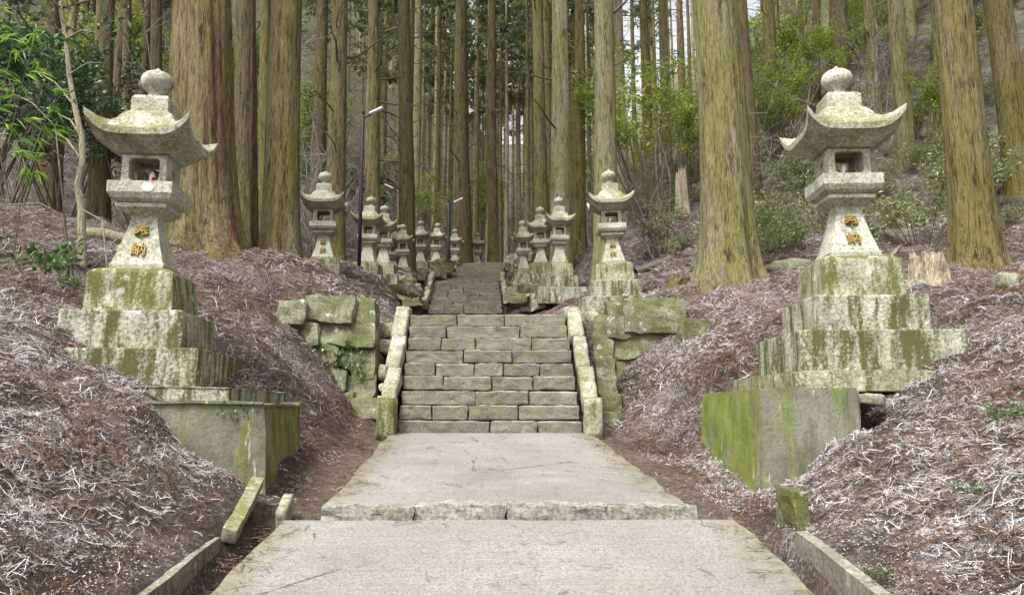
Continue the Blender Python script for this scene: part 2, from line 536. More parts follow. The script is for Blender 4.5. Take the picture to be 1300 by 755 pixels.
def gz(x, y, fine=True):
    x, y = np.broadcast_arrays(np.asarray(x, float), np.asarray(y, float))
    s = np.clip(x - cx(y), TS[0], TS[-1] - 1e-6)
    yy = np.clip(y, TY[0], TY[-1] - 1e-6)
    i = np.clip(np.searchsorted(TY, yy, 'right') - 1, 0, len(TY) - 2)
    j = np.clip(np.searchsorted(TS, s, 'right') - 1, 0, len(TS) - 2)
    fy = (yy - TY[i]) / (TY[i + 1] - TY[i])
    fx = (s - TS[j]) / (TS[j + 1] - TS[j])
    z = (TZ[i, j] * (1 - fx) + TZ[i, j + 1] * fx) * (1 - fy) + (TZ[i + 1, j] * (1 - fx) + TZ[i + 1, j + 1] * fx) * fy
    side = np.clip((np.abs(s) - 1.3) / 1.2, 0, 1)
    far = np.clip(np.abs(s) / 12, 0, 1)
    p = np.stack([x, y, np.zeros_like(x)], -1)
    z = z + side * (.11 * vnoise(p * .9, 3) + .085 * vnoise(p * 2.3, 5)) + far * .6 * vnoise(p * .22, 9)
    if fine:
        z = z + side * .05 * vnoise(p * 6, 4) + side * .025 * vnoise(p * 14, 6)
    # the two gutters beside the near path
    hw = 1.46
    for sg in (-1, 1):
        d = np.abs(s * sg - (hw + .09))
        z = z - np.clip(1 - d / .13, 0, 1) ** .5 * .2 * np.clip((5.5 - y) / .3, 0, 1)
    # washed-out hole beside the right block
    z = z - .4 * np.exp(-(((x - 2.9) / .12) ** 4 + ((y - 6.62) / .36) ** 4))
    return z + EYE


def gzf(x, y): return float(gz(np.array([x]), np.array([y]))[0])


def spaced(parts):
    o = []
    for a, b, d in parts:
        o.append(np.arange(a, b, d))
    return np.concatenate(o + [[parts[-1][1]]])


xs = spaced([(-95, -40, 3), (-40, -14, 1.0), (-14, -6, .25), (-6, 6, .06), (6, 14, .25), (14, 40, 1.0), (40, 95, 3)])
ys = spaced([(-30, -4, 1.2), (-4, 2.5, .3), (2.5, 12.5, .06), (12.5, 22, .14), (22, 45, .5), (45, 220, 3)])
X, Y = np.meshgrid(xs, ys)
Z = gz(X, Y)
nx, ny = len(xs), len(ys)
idx = np.arange(nx * ny).reshape(ny, nx)
F = np.stack([idx[:-1, :-1], idx[:-1, 1:], idx[1:, 1:], idx[1:, :-1]], -1).reshape(-1, 4)
me = mesh_np('ground', np.stack([X, Y, Z], -1).reshape(-1, 3), F, M['soil'])
S_ = X - cx(Y)
gr = np.clip((S_ - 4) / 5, 0, 1) * np.clip((Y - 9) / 6, 0, 1) * .24 + np.clip((-S_ - 8) / 6, 0, 1) * .16 + np.clip((Y - 34) / 8, 0, 1) * .1
a = me.attributes.new('green', 'FLOAT', 'POINT')
a.data.foreach_set('value', gr.ravel().astype(np.float32))
bare = np.clip(1 - np.abs(np.abs(S_) - 1.35) / .42, 0, 1) * np.clip((10.5 - Y) / 1, 0, 1)
bare = np.maximum(bare, np.clip(1.5 - np.abs(S_) / 1.1, 0, 1) * (Y > 11))
a = me.attributes.new('bare', 'FLOAT', 'POINT')
a.data.foreach_set('value', bare.ravel().astype(np.float32))
tag(obj('ground', me), kind='structure')


# ------------------------------------------------------------------ path slabs
def slab(y0, y1, hw0, hw1, name, worn=.05, seed=1):
    ny_, nx_ = max(2, int((y1 - y0) / .05)), 36
    yy = np.linspace(y0, y1, ny_)
    top = []
    edge = []
    for k, y in enumerate(yy):
        hw = hw0 + (hw1 - hw0) * k / (ny_ - 1)
        l = -hw + worn * float(fbm(np.array([y * 3.5, 0, seed * 3.]), 0, 3))
        r = hw + worn * float(fbm(np.array([y * 3.5, 9, seed * 3.]), 0, 3))
        ss = np.linspace(l, r, nx_)
        z = pz(y) + .006 * vnoise(np.stack([ss * 2, np.full(nx_, y * 2), np.full(nx_, seed * 1.)], -1))
        top.append(np.stack([ss + cx(y), np.full(nx_, y), z], -1))
        edge.append(np.clip(1 - (hw - np.abs(ss)) / .45, 0, 1))
    top = np.array(top)
    n = nx_ * ny_
    ii = np.arange(n).reshape(ny_, nx_)
    F = [np.stack([ii[:-1, :-1], ii[:-1, 1:], ii[1:, 1:], ii[1:, :-1]], -1).reshape(-1, 4)]
    loop = np.concatenate([ii[0, :], ii[1:, -1], ii[-1, -2::-1], ii[-2:0:-1, 0]])
    low = top.reshape(-1, 3)[loop] - np.array([0, 0, .22])
    li = n + np.arange(len(loop))
    F.append(np.stack([np.roll(loop, -1), loop, li, np.roll(li, -1)], -1))
    V = np.concatenate([top.reshape(-1, 3), low])
    me = mesh_np(name, V, F, M['path'], smooth=False)
    a = me.attributes.new('edge', 'FLOAT', 'POINT')
    a.data.foreach_set('value', np.concatenate([np.concatenate(edge), np.ones(len(loop))]).astype(np.float32))
    return obj(name, me)


tag(slab(-6, 5.16, 1.47, 1.44, 'path', .014, 1), kind='structure')
tag(slab(5.285, 9.62, 1.17, 1.2, 'path', .018, 2), kind='structure')
tag(slab(11.6, 19.0, 1.2, .95, 'path', .07, 3) if False else obj('landing', mesh_np('landing', [(cx(11.5) - 1.3, 11.5, 1.27 + EYE), (cx(11.5) + 1.3, 11.5, 1.27 + EYE), (cx(19.1) + 1.0, 19.1, 2.2 + EYE), (cx(19.1) - 1.0, 19.1, 2.2 + EYE)], [np.array([[0, 1, 2, 3]])], M['soil'])), kind='structure')


# ------------------------------------------------------------------ rough stone blocks
def rough_block(sx, sy, sz, seed, cuts=4, rnd=.15, amp=.02, freq=5., mat=None, name='stone', smooth=True):
    bm = bmesh.new()
    bmesh.ops.create_cube(bm, size=2)
    bmesh.ops.subdivide_edges(bm, edges=bm.edges[:], cuts=cuts, use_grid_fill=True)
    P = np.array([v.co for v in bm.verts])
    h = np.array([sx, sy, sz]) / 2
    m = min(h) * rnd * 2
    # rounded box: clamp inward then push out by the radius
    Q = P * h
    inner = np.clip(Q, -(h - m), (h - m))
    # squeeze grid lines towards edges so the rounding has vertices
    d = Q - inner
    L = np.linalg.norm(d, axis=1, keepdims=True)
    Q = inner + np.where(L > 1e-6, d / np.maximum(L, 1e-6) * np.minimum(L, m), 0)
    off = np.array([seed * 3.1, seed * 1.7, seed * .9])
    for k in range(3):
        Q[:, k] += amp * fbm(P * h * freq + off + k * 11, seed % 50, 2)
    for v, q in zip(bm.verts, Q):
        v.co = q
    return bm_mesh(name, bm, mat, smooth)


# kerb of rough stones between the two slabs
kerb = empty('stone_kerb', (0, 5.235, pz(5.1)), 0, 'row of four rough stones forming a low step across the concrete path', 'kerb')
kx = [-1.22, -.62, -.03, .60, 1.17]
for k in range(4):
    w = kx[k + 1] - kx[k]
    m_ = rough_block(w - .004, .17, .3, 40 + k, 12, .03, .016, 15, M['kerb'], 'kerb_stone', False)
    obj('kerb_stone', m_, kerb, ((kx[k] + kx[k + 1]) / 2, .015 * (k % 2), -.055 + .005 * (k % 3)), (0, 0, .015 * (k - 1.5)))


# ------------------------------------------------------------------ staircases
def staircase(y0, z0, y1, z1, n, hw0, hw1, joints, label, name='stone_staircase', yaw=0., gaps=.006):
    root = empty(name, (float(cx(y0)), y0, z0 + EYE), 0, label, 'stairs')
    tr, ri = (y1 - y0) / n, (z1 - z0) / n
    for i in range(n):
        t = i / max(1, n - 1)
        hw = hw0 + (hw1 - hw0) * t
        js = [0] + (joints[i] if joints else sorted(R.uniform(.15, .85) for _ in range(R.choice((2, 3))))) + [1]
        js = [a for k, a in enumerate(js) if k == 0 or a - js[k - 1] > .1 or a == 1]
        cxx = float(cx(y0 + tr * i) - cx(y0))
        for a, b in zip(js[:-1], js[1:]):
            w = (b - a) * 2 * hw
            dep = tr + .16
            m_ = rough_block(w - gaps * 2, dep, ri - .012, R.randrange(999), 9 if n < 10 else 4, .09, .011, 12, M['step'], 'step_stone', False)
            obj('step_stone', m_, root, (cxx - hw + (a + b) * hw, tr * i + dep / 2 + R.uniform(-.03, .03), ri * (i + .5) + R.uniform(-.008, .008)), (R.uniform(-.012, .012), R.uniform(-.008, .008), R.uniform(-.015, .015)))
    return root


J = [(480, 658), (258, 398, 590), (425, 632), (300, 487, 645), (268, 420, 530, 668), (375, 560), (290, 420, 635), (310, 590), (350, 530)]
ext = [(132, 828), (135, 826), (140, 820), (145, 810), (150, 800), (156, 788), (160, 780), (165, 772), (170, 765)]
joints = [[(j - e[0]) / (e[1] - e[0]) for j in js] for js, e in zip(J, ext)]
st1 = staircase(9.58, -.36, 11.3, 1.29, 9, 1.11, 1.11, joints, 'wide flight of nine grey stone steps at the end of the concrete path')


def stringer(root, side, y0, z0, y1, z1, hw, w=.19, mat='stringer', segs=3, end=True):
    """sloped cheek stones beside the steps, with an upright end stone"""
    bx, by, bz = root.location
    Lx = side * (hw + w / 2 + .01)
    for k in range(segs):
        a, b = k / segs, (k + 1) / segs
        ya, yb = y0 + (y1 - y0) * a, y0 + (y1 - y0) * b
        za, zb = z0 + (z1 - z0) * a, z0 + (z1 - z0) * b
        L = math.hypot(yb - ya, zb - za)
        ang = math.atan2(zb - za, yb - ya)
        m_ = rough_block(w + R.uniform(-.02, .02), L - .01, .2, R.randrange(999), 4, .16, .014, 8, M[mat], 'cheek_stone')
        xm = float(cx((ya + yb) / 2)) - bx + Lx
        obj('cheek_stone', m_, root, (xm, (ya + yb) / 2 - by, (za + zb) / 2 + EYE - bz + .0), (ang, 0, 0))
    if end:
        h = .5
        m_ = rough_block(w + .03, .24, h, R.randrange(999), 4, .1, .012, 7, M['tier_pale'], 'end_stone')
        obj('end_stone', m_, root, (float(cx(y0)) - bx + Lx, y0 - by - .16, z0 + EYE - bz - h / 2 + .12))
        m_ = rough_block(w + .02, .34, .2, R.randrange(999), 4, .14, .012, 7, M[mat], 'cheek_stone')
        obj('cheek_stone', m_, root, (float(cx(y1)) - bx + Lx, y1 - by + .14, z1 + EYE - bz + .0))


stringer(st1, -1, 9.62, -.02, 11.3, 1.33, 1.12)
stringer(st1, 1, 9.62, -.02, 11.3, 1.33, 1.12)
st2 = staircase(19.0, 2.2, 22.5, 3.54, 9, .90, .92, None, 'middle flight of worn stone steps between mossy rubble walls')
stringer(st2, -1, 19.2, 2.5, 22.4, 3.75, .92, .14, 'stringer', 3, False)
stringer(st2, 1, 19.2, 2.5, 22.4, 3.75, .92, .14, 'stringer', 3, False)
st3 = staircase(22.9, 3.56, 29.0, 5.22, 11, .92, .76, None, 'narrow uppermost flight of stone steps climbing into the cedar wood')
stringer(st3, 1, 25.0, 4.5, 28.6, 5.4, .84, .13, 'stringer', 2, False)
stringer(st3, -1, 25.4, 4.5, 28.6, 5.4, .84, .13, 'stringer', 2, False)


# ------------------------------------------------------------------ retaining walls of picked stones
def stone_wall(name, rows, Yf, label, mat='wallstone', depth=.5, cat='wall', lean=.12):
    """rows: (u0, u1, v0, v1[, dY]) outline of every stone as surveyed, standing Yf metres ahead"""
    pts = [at((r[0] + r[1]) / 2, (r[2] + r[3]) / 2, Yf) for r in rows]
    base = Vector((sum(p.x for p in pts) / len(pts), Yf, min(p.z for p in pts)))
    root = empty(name, base, 0, label, cat)
    for r in rows:
        dy = r[4] if len(r) > 4 else 0
        yy = Yf + dy
        a, b = at(r[0], r[3], yy), at(r[1], r[2], yy)
        w, h = abs(b.x - a.x), abs(b.z - a.z)
        m_ = rough_block(w * 1.1, depth, h * 1.12, R.randrange(999), 6, .1, .034 * min(1, h / .3), 5.5, M[mat], 'stone', False)
        p = (a + b) / 2
        obj('stone', m_, root, (p.x - base.x, p.y - base.y + depth / 2, p.z - base.z), (-lean, R.uniform(-.05, .05), R.uniform(-.07, .07)))
    return root


stone_wall('retaining_wall', [
    (772, 800, 386, 428), (796, 868, 381, 424, -.05), (774, 814, 424, 458), (813, 868, 420, 453), (866, 898, 410, 450, -.25),
    (774, 796, 457, 484), (795, 834, 456, 482), (833, 868, 452, 478), (778, 812, 483, 510), (811, 850, 480, 506), (784, 820, 508, 530),
    (756, 778, 404, 428, .1), (757, 779, 428, 455, .0), (758, 780, 455, 480, -.1), (760, 784, 480, 506, -.25), (762, 788, 505, 528, -.4), (764, 789, 527, 548, -.55)],
    10.75, 'mossy dry stone retaining wall with white lichen right beside the lower steps')
stone_wall('retaining_wall', [
    (350, 386, 386, 418, -.15), (384, 426, 380, 414), (425, 447, 382, 416), (446, 474, 384, 420, .1),
    (368, 402, 414, 446, -.1), (401, 438, 412, 446), (437, 474, 416, 448), (398, 424, 446, 478, -.1), (423, 450, 446, 474), (449, 477, 447, 485),
    (414, 440, 476, 505, -.15), (439, 474, 484, 514, -.1), (446, 478, 512, 540, -.25), (425, 448, 503, 530, -.2)],
    10.35, 'green dry stone retaining wall overgrown with ivy in the left bank', lean=.3)
k = empty('stone_row', at(492, 520, 10.2), 0, 'line of half buried pale stones between the green wall and the steps', 'stones')
for (u0, u1, v0, v1, yy) in ((481, 502, 408, 428, 11.0), (478, 499, 430, 448, 10.8), (479, 500, 462, 484, 10.45), (482, 502, 484, 500, 10.3), (478, 494, 502, 515, 10.1), (744, 760, 395, 410, 11.6)):
    a, b = at(u0, v1, yy), at(u1, v0, yy)
    m_ = rough_block(abs(b.x - a.x), .4, abs(b.z - a.z), R.randrange(999), 5, .3, .03, 5, M['rubble'], 'stone')
    obj('stone', m_, k, (a + b) / 2 + Vector((0, .15, 0)) - k.location)


def rubble(name, box, Y0, Y1, n, label, sx):
    """loose mossy stones heaped along the upper steps"""
    u0, u1, v0, v1 = box
    base = at((u0 + u1) / 2, v1, Y0)
    root = empty(name, base, 0, label, 'wall')
    rr = random.Random(n)
    for i in range(n):
        t = rr.random()
        v = v1 + (v0 - v1) * (t + rr.uniform(-.1, .1))
        yy = Y0 + (Y1 - Y0) * t + rr.uniform(-.2, .2)
        u = rr.uniform(u0, u1) if sx == 0 else u0 + (u1 - u0) * rr.random()
        p = at(u, v, yy)
        w = rr.uniform(.22, .55)
        m_ = rough_block(w, w * rr.uniform(.8, 1.1), w * rr.uniform(.5, .8), rr.randrange(999), 4, .12, .06, 5, M['wallstone' if rr.random() < .7 else 'rubble'], 'stone', False)
        obj('stone', m_, root, p - base, (rr.uniform(-.2, .2), rr.uniform(-.2, .2), rr.uniform(0, 3)))


rubble('rubble_wall', (655, 697, 332, 386), 18.0, 21.5, 46, 'heap of mossy boulders below the lanterns beside the middle flight', 0)
rubble('rubble_wall', (494, 531, 345, 388), 18.3, 20.5, 30, 'low rubble bank of pale stones left of the middle flight', 0)
rubble('rubble_wall', (533, 566, 334, 352), 22.8, 25, 18, 'far rubble edge beside the narrow uppermost steps', 0)


# ------------------------------------------------------------------ stone lanterns
def frustum(sections, mat, name, bevel=.012, sq=None):
    """stack of square sections (half width, z) -> closed mesh with bevelled edges"""
    bm = bmesh.new()
    loops = []
    for h, z in sections:
        loops.append([bm.verts.new((sx * h, sy * h, z)) for sx, sy in ((-1, -1), (1, -1), (1, 1), (-1, 1))])
    for a, b in zip(loops[:-1], loops[1:]):
        for k in range(4):
            bm.faces.new((a[k], a[(k + 1) % 4], b[(k + 1) % 4], b[k]))
    bm.faces.new(loops[0][::-1])
    bm.faces.new(loops[-1])
    if bevel:
        bmesh.ops.bevel(bm, geom=bm.edges[:], offset=bevel, segments=2, affect='EDGES', profile=.6, clamp_overlap=True)
    return bm_mesh(name, bm, mat, False)


def lathe(profile, n, mat, name, smooth=True):
    V, F = [], []
    for r, z in profile:
        for k in range(n):
            a = 2 * math.pi * k / n
            V.append((r * math.cos(a), r * math.sin(a), z))
    for i in range(len(profile) - 1):
        for k in range(n):
            F.append((i * n + k, i * n + (k + 1) % n, (i + 1) * n + (k + 1) % n, (i + 1) * n + k))
    me = bpy.data.meshes.new(name)
    me.from_pydata(V, [], F + [tuple(range(n))[::-1], tuple(range((len(profile) - 1) * n, len(profile) * n))])
    for p in me.polygons:
        p.use_smooth = smooth and len(p.vertices) == 4
    if mat:
        me.materials.append(mat)
    return me


def roof_mesh(R0=.435, lift=.17):
    n = 28
    prof = [(.0, 2.63), (.165, 2.63), (.2, 2.615), (.235, 2.57), (.265, 2.5), (.305, 2.44), (.36, 2.395), (R0, 2.37)]
    und = [(R0 - .006, 2.312), (.36, 2.272), (.24, 2.195), (.0, 2.18)]
    V = []
    rings = []
    for r, z in prof + und:
        ring = []
        for k in range(4 * n):
            sd_, t = divmod(k, n)
            t = -1 + 2 * t / n
            # denser towards the corners
            tt = math.copysign(abs(t) ** .75, t)
            x, y = [(tt, -1), (1, tt), (-tt, 1), (-1, -tt)][sd_]
            q = abs(tt) ** 5
            e = max(0, (r - .2) / (R0 - .2)) ** 1.6
            sc = 1 + .07 * q * e
            ring.append(len(V))
            # inner rings are slightly rounded squares
            rs = 1 - .06 * q * (1 - e) if r > .18 else 1
            V.append((x * r * sc * rs, y * r * sc * rs, z + lift * q * e))
        rings.append(ring)
    F = []
    N = 4 * n
    for a, b in zip(rings[:-1], rings[1:]):
        for k in range(N):
            F.append((a[k], b[k], b[(k + 1) % N], a[(k + 1) % N]))
    me = bpy.data.meshes.new('roof')
    me.from_pydata(V, [], F)
    bm = bmesh.new()
    bm.from_mesh(me)
    bmesh.ops.remove_doubles(bm, verts=bm.verts, dist=.0005)
    return bm_mesh('roof', bm, M['roof'], False)


def panel_hole(w, h, hw, hh, p, th, n=32):
    """upright panel (width w, height h, thickness th) with a superellipse opening; returns verts, faces, facing -y"""
    V, F = [], []
    outer, inner = [], []
    for k in range(n):
        a = 2 * math.pi * k / n + math.pi / 4
        c, s = math.cos(a), math.sin(a)
        m = max(abs(c), abs(s))
        outer.append((c / m * w / 2, s / m * h / 2))
        q = (abs(c) ** p + abs(s) ** p) ** (-1 / p)
        inner.append((c * q * hw, s * q * hh))
    for y in (0, th):
        for ring in (outer, inner):
            V += [(x, y, z) for x, z in ring]
    o0, i0, o1, i1 = 0, n, 2 * n, 3 * n
    for k in range(n):
        j = (k + 1) % n
        F += [(o0 + k, o0 + j, i0 + j, i0 + k), (o1 + k, i1 + k, i1 + j, o1 + j), (i0 + k, i0 + j, i1 + j, i1 + k), (o0 + k, o1 + k, o1 + j, o0 + j)]
    return V, F


def firebox_mesh(W=.4, z0=1.915, z1=2.19):
    V, F = [], []
    H = z1 - z0
    th = .055
    for k, (w, hw, hh, p) in enumerate(((W, .137, .108, 8), (W - 2 * th - .002, .045, .05, 2), (W, .137, .108, 8), (W - 2 * th - .002, .045, .05, 2))):
        v, f = panel_hole(w, H, hw, hh, p, th)
        ca, sa = [(1, 0), (0, 1), (-1, 0), (0, -1)][k]
        o = len(V)
        for x, y, z in v:
            y -= W / 2
            V.append((x * ca - y * sa, x * sa + y * ca, z + (z0 + z1) / 2))
        F += [tuple(i + o for i in q) for q in f]
    me = bpy.data.meshes.new('firebox')
    me.from_pydata(V, [], F)
    bm = bmesh.new()
    bm.from_mesh(me)
    return bm_mesh('firebox', bm, M['lantern'], False)


def glyph_mesh(ch, size):
    cu = bpy.data.curves.new('glyph', 'FONT')
    cu.body = ch
    cu.size = size
    cu.align_x = 'CENTER'
    cu.align_y = 'CENTER'
    cu.extrude = .008
    cu.offset = .0014
    cu.resolution_u = 3
    o = bpy.data.objects.new('glyph', cu)
    C.objects.link(o)
    dg = bpy.context.evaluated_depsgraph_get()
    me = bpy.data.meshes.new_from_object(o.evaluated_get(dg))
    bpy.data.objects.remove(o)
    me.materials.clear()
    me.materials.append(M['gold'])
    me.name = 'inscription'
    return me


LM = dict(
    base_lower=frustum([(.725, -.12), (.725, .36)], M['tier'], 'base_tier', .014),
    base_mid=frustum([(.515, .36), (.515, .70)], M['tier'], 'base_tier', .012),
    base_top=frustum([(.385, .70), (.365, 1.06), (.30, 1.105)], M['tier_pale'], 'base_tier', .012),
    shaft=frustum([(.235, 1.105), (.24, 1.155), (.225, 1.17), (.17, 1.36), (.126, 1.55), (.118, 1.6), (.13, 1.63)], M['lantern'], 'shaft', .006),
    collar=frustum([(.13, 1.625), (.225, 1.69), (.228, 1.725)], M['lantern'], 'collar', .006),
    platform=frustum([(.20, 1.725), (.262, 1.765), (.285, 1.81), (.287, 1.815), (.287, 1.918)], M['lantern'], 'platform', .008),
    firebox=firebox_mesh(), roof=roof_mesh(),
    cap=frustum([(.172, 2.60), (.168, 2.76), (.15, 2.79)], M['roof'], 'cap', .01),
    finial=lathe([(.07, 2.785), (.085, 2.80), (.078, 2.83), (.075, 2.85), (.09, 2.868), (.098, 2.875), (.1, 2.885), (.128, 2.905), (.15, 2.95), (.15, 2.99), (.135, 3.03), (.1, 3.06), (.05, 3.078), (.028, 3.085), (.026, 3.1), (.012, 3.115)], 28, M['lantern'], 'finial'),
    g1=glyph_mesh('奉', .14), g2=glyph_mesh('納', .14))
# rough up the weathered stones a little
for k_ in ('base_lower', 'base_mid', 'base_top'):
    bm = bmesh.new()
    bm.from_mesh(LM[k_])
    bmesh.ops.subdivide_edges(bm, edges=[e for e in bm.edges if e.calc_length() > .2], cuts=7, use_grid_fill=True)
    for v in bm.verts:
        p = np.array(v.co)
        v.co.x += .008 * float(fbm(p * 6, 3, 2))
        v.co.y += .008 * float(fbm(p * 6, 5, 2))
        v.co.z += .006 * float(fbm(p * 6, 8, 2))
    bm.to_mesh(LM[k_])
    bm.free()


def lantern(loc, rz, sc, label, group, tiers=3, sz=None, glyphs=True):
    root = empty('stone_lantern', loc, rz, label, 'lantern', group)
    root.scale = (sc, sc, sz or sc)
    for nm, key in (('base_tier', 'base_lower'), ('base_tier', 'base_mid'), ('base_tier', 'base_top'))[3 - tiers:]:
        obj(nm, LM[key], root)
    pt_ = {}
    for key in ('shaft', 'collar', 'platform', 'firebox', 'roof', 'cap'):
        pt_[key] = obj(key, LM[key], root)
    obj('finial', LM['finial'], pt_['cap'])
    if glyphs:
        for key, z, hw, tilt in (('g1', 1.462, .1464, .2276), ('g2', 1.285, .1918, .282)):
            obj('inscription', LM[key], pt_['shaft'], (0, -hw - .011, z), (math.pi / 2 - tilt, 0, 0))
    return root


GRP = 'stone lanterns lining the steps'
YL, YR = math.atan(.10), math.atan(-.053)
lanL = lantern((-3.43, 7.27, .12 + EYE), YL, 1.0, 'tall stone lantern with a white lichen spot on its platform, beside the big cedar', GRP)
lanR = lantern((3.34, 7.72, .31 + EYE), YR, 1.01, 'tall stone lantern on the bright green concrete block with the drain hole', GRP)
lp = lathe([(.0, 0), (.045, 0), (.05, .0008), (.044, .0016), (.0, .0018)], 18, M['lichen'], 'lichen_patch')
obj('lichen_patch', lp, next(c for c in lanL.children if c.name.startswith('platform')), (.075, -.2895, 1.855), (math.pi / 2, 0, 0), (1.1, .8, 1))


def cup(lan, dx, label, sc=1.):
    p = lan.matrix_basis @ Vector((dx, -.06, 1.921))
    r = empty('votive_cup', p, 0, label, 'cup')
    r.scale = (sc, sc, sc)
    obj('body', lathe([(.028, .0), (.03, .01), (.03, .1), (.026, .118), (.016, .128), (.016, .14)], 18, M['cup_white'], 'body'), r)
    me = lathe([(.0306, .02), (.0312, .022), (.0312, .085), (.0306, .087)], 18, M['cup_red'], 'label')
    bm = bmesh.new()
    bm.from_mesh(me)
    bmesh.ops.delete(bm, geom=[f for f in bm.faces if f.calc_center_median().x < .004], context='FACES')
    bm.to_mesh(me)
    bm.free()
    obj('label', me, r)


cup(lanL, .03, 'small white and red votive cup inside the lantern beside the big cedar')
cup(lanR, -.01, 'small white and red votive cup inside the lantern on the drain hole block')


def far_lantern(u, vtip, Y, sc, rz, label, tiers=3, glyphs=False):
    p = at(u, vtip, Y)
    zb = min(p.z - 3.11 * sc, gzf(p.x, p.y) + .08)
    o = lantern((p.x, p.y, zb), rz, sc, label, GRP, tiers, (p.z - zb) / 3.11, glyphs)
    o.rotation_euler.x, o.rotation_euler.y = R.uniform(-.03, .03), R.uniform(-.03, .03)
    return o


l2 = far_lantern(416, 217, 14.8, .88, .1, 'stone lantern half sunk in the needle covered bank next to the black lamp post', 3, True)
r2 = far_lantern(778, 216, 13.9, .87, -.05, 'stone lantern with red cup above the mossy retaining wall', 3, True)
cup(r2, -.02, 'small red and white cup inside the lantern above the retaining wall')
cup(l2, .0, 'small cup inside the lantern next to the black lamp post', .9)
m_ = rough_block(1.75, 1.5, .3, 77, 6, .08, .012, 5, M['tier'], 'plinth_slab')
tag(obj('plinth_slab', m_, None, (r2.location.x - .02, r2.location.y - .05, r2.location.z - .2)), 'broad mossy plinth slab under the lantern above the retaining wall', 'plinth')
for u, v, Yl, sc, lb in (
        (468, 249, 18.0, .80, 'stone lantern partly hidden behind the black lamp post, with wide upturned eaves'),
        (489, 261, 19.6, .76, 'stone lantern with a dark topped finial in the left row'),
        (500, 286, 22.6, .70, 'smaller stone lantern squeezed in behind the left row'),
        (514, 284, 21.0, .62, 'pale stemmed stone lantern with a broken eave in the left row'),
        (535, 280, 24.0, .66, 'slim bright stemmed stone lantern in front of green leaves'),
        (554, 283, 26.0, .66, 'slim stone lantern next to the far dark lamp post'),
        (578, 290, 28.0, .64, 'dim stone lantern beside the dark cedar at the top of the steps'),
        (607, 295, 31.0, .64, 'most distant small stone lantern between two dark cedars'),
        (709, 250, 18.0, .74, 'stone lantern on the tallest mossy tiers above the boulders'),
        (687, 263, 19.6, .72, 'stone lantern beside the lantern on tallest tiers, with clean round finial'),
        (665, 279, 20.6, .62, 'squat weathered stone lantern with a lumpy roof at the end of the boulders'),
        (676, 290, 22.5, .62, 'small stone lantern mostly hidden behind the boulder lanterns')):
    far_lantern(u, v, Yl, sc, R.uniform(-.12, .12), lb, 3)

# concrete blocks and slabs that carry the two near lanterns
def pedestal(corner, w, d, h, zt, rz, sgn, label, mat, name='pedestal_block', taper=.06):
    """block with its path-side front corner at `corner`; grows away from the path and up the slope"""
    bm = bmesh.new()
    bmesh.ops.create_cube(bm, size=1)
    for v in bm.verts:
        v.co.x = (v.co.x + .5) * w * sgn
        v.co.y = (v.co.y + .5) * d
        v.co.z = (v.co.z + .5) * h - h
    for v in bm.verts:
        if v.co.z < -.01 and abs(v.co.x) < .01:
            v.co.x -= sgn * taper
    bmesh.ops.bevel(bm, geom=bm.edges[:], offset=.02 if h > .5 else .008, segments=2, affect='EDGES')
    bmesh.ops.subdivide_edges(bm, edges=[e for e in bm.edges if e.calc_length() > .25], cuts=11, use_grid_fill=True)
    for v in bm.verts:
        p = np.array(v.co) + sgn * 5
        v.co += Vector((.01 * float(fbm(p * 4, 1, 3)), .01 * float(fbm(p * 4, 2, 3)), .007 * float(fbm(p * 4, 3, 3))))
    o = obj(name, bm_mesh(name, bm, M[mat], False), None, (corner[0], corner[1], zt + EYE), (0, 0, rz))
    return tag(o, label, 'block')


pedestal((2.0, 6.4), .78, 2.5, .95, .14, YR, 1, 'bright green mossy concrete block with a dark drain hole beside it', 'block')
pedestal((2.42, 6.78), 2.0, 2.6, .18, .30, YR, 1, 'thin moss edged slab below the lantern with the drain hole block', 'tier_pale', 'plinth_slab', 0)
pedestal((-1.80, 5.7), 1.1, 2.2, .9, .015, YL + .05, -1, 'grey and olive concrete block with ivy on its top corner', 'block_dull')
pedestal((-2.15, 6.0), 1.7, 2.4, .14, .135, YL, -1, 'thin mossy slab half buried behind the ivy topped block', 'tier', 'plinth_slab', 0)
ln = rough_block(.34, .5, .09, 5, 5, .2, .02, 6, M['rubble'], 'lintel_stone')
tag(obj('lintel_stone', ln, None, at(1090, 505, 6.45) + Vector((.02, .2, 0)), (.03, .1, .1)), 'small flat stone bridging the drain hole beside the green block', 'stone')

# ------------------------------------------------------------------ gutter walls and loose slabs
def gutter_wall(side, y0, y1, label):
    pts = np.linspace(y0, y1, 26)
    V, F = [], []
    for i, y in enumerate(pts):
        x = side * (1.64 + .012 * math.sin(y * 3)) + cx(y)
        zt = pz(y) + .07 + .012 * math.sin(y * 5)
        for dx, dz in ((0, 0), (.07 * side, 0), (.07 * side, -.45), (0, -.45)):
            V.append((x + dx, y, zt + dz))
    for i in range(len(pts) - 1):
        for k in range(4):
            F.append((i * 4 + k, i * 4 + (k + 1) % 4, i * 4 + 4 + (k + 1) % 4, i * 4 + 4 + k))
    F += [(0, 3, 2, 1), tuple((len(pts) - 1) * 4 + k for k in range(4))]
    bm = bmesh.new()
    me = bpy.data.meshes.new('g')
    me.from_pydata(V, [], F)
    bm.from_mesh(me)
    bmesh.ops.recalc_face_normals(bm, faces=bm.faces)
    return tag(obj('gutter_wall', bm_mesh('gutter_wall', bm, M['gutter'], False)), label, 'gutter wall')


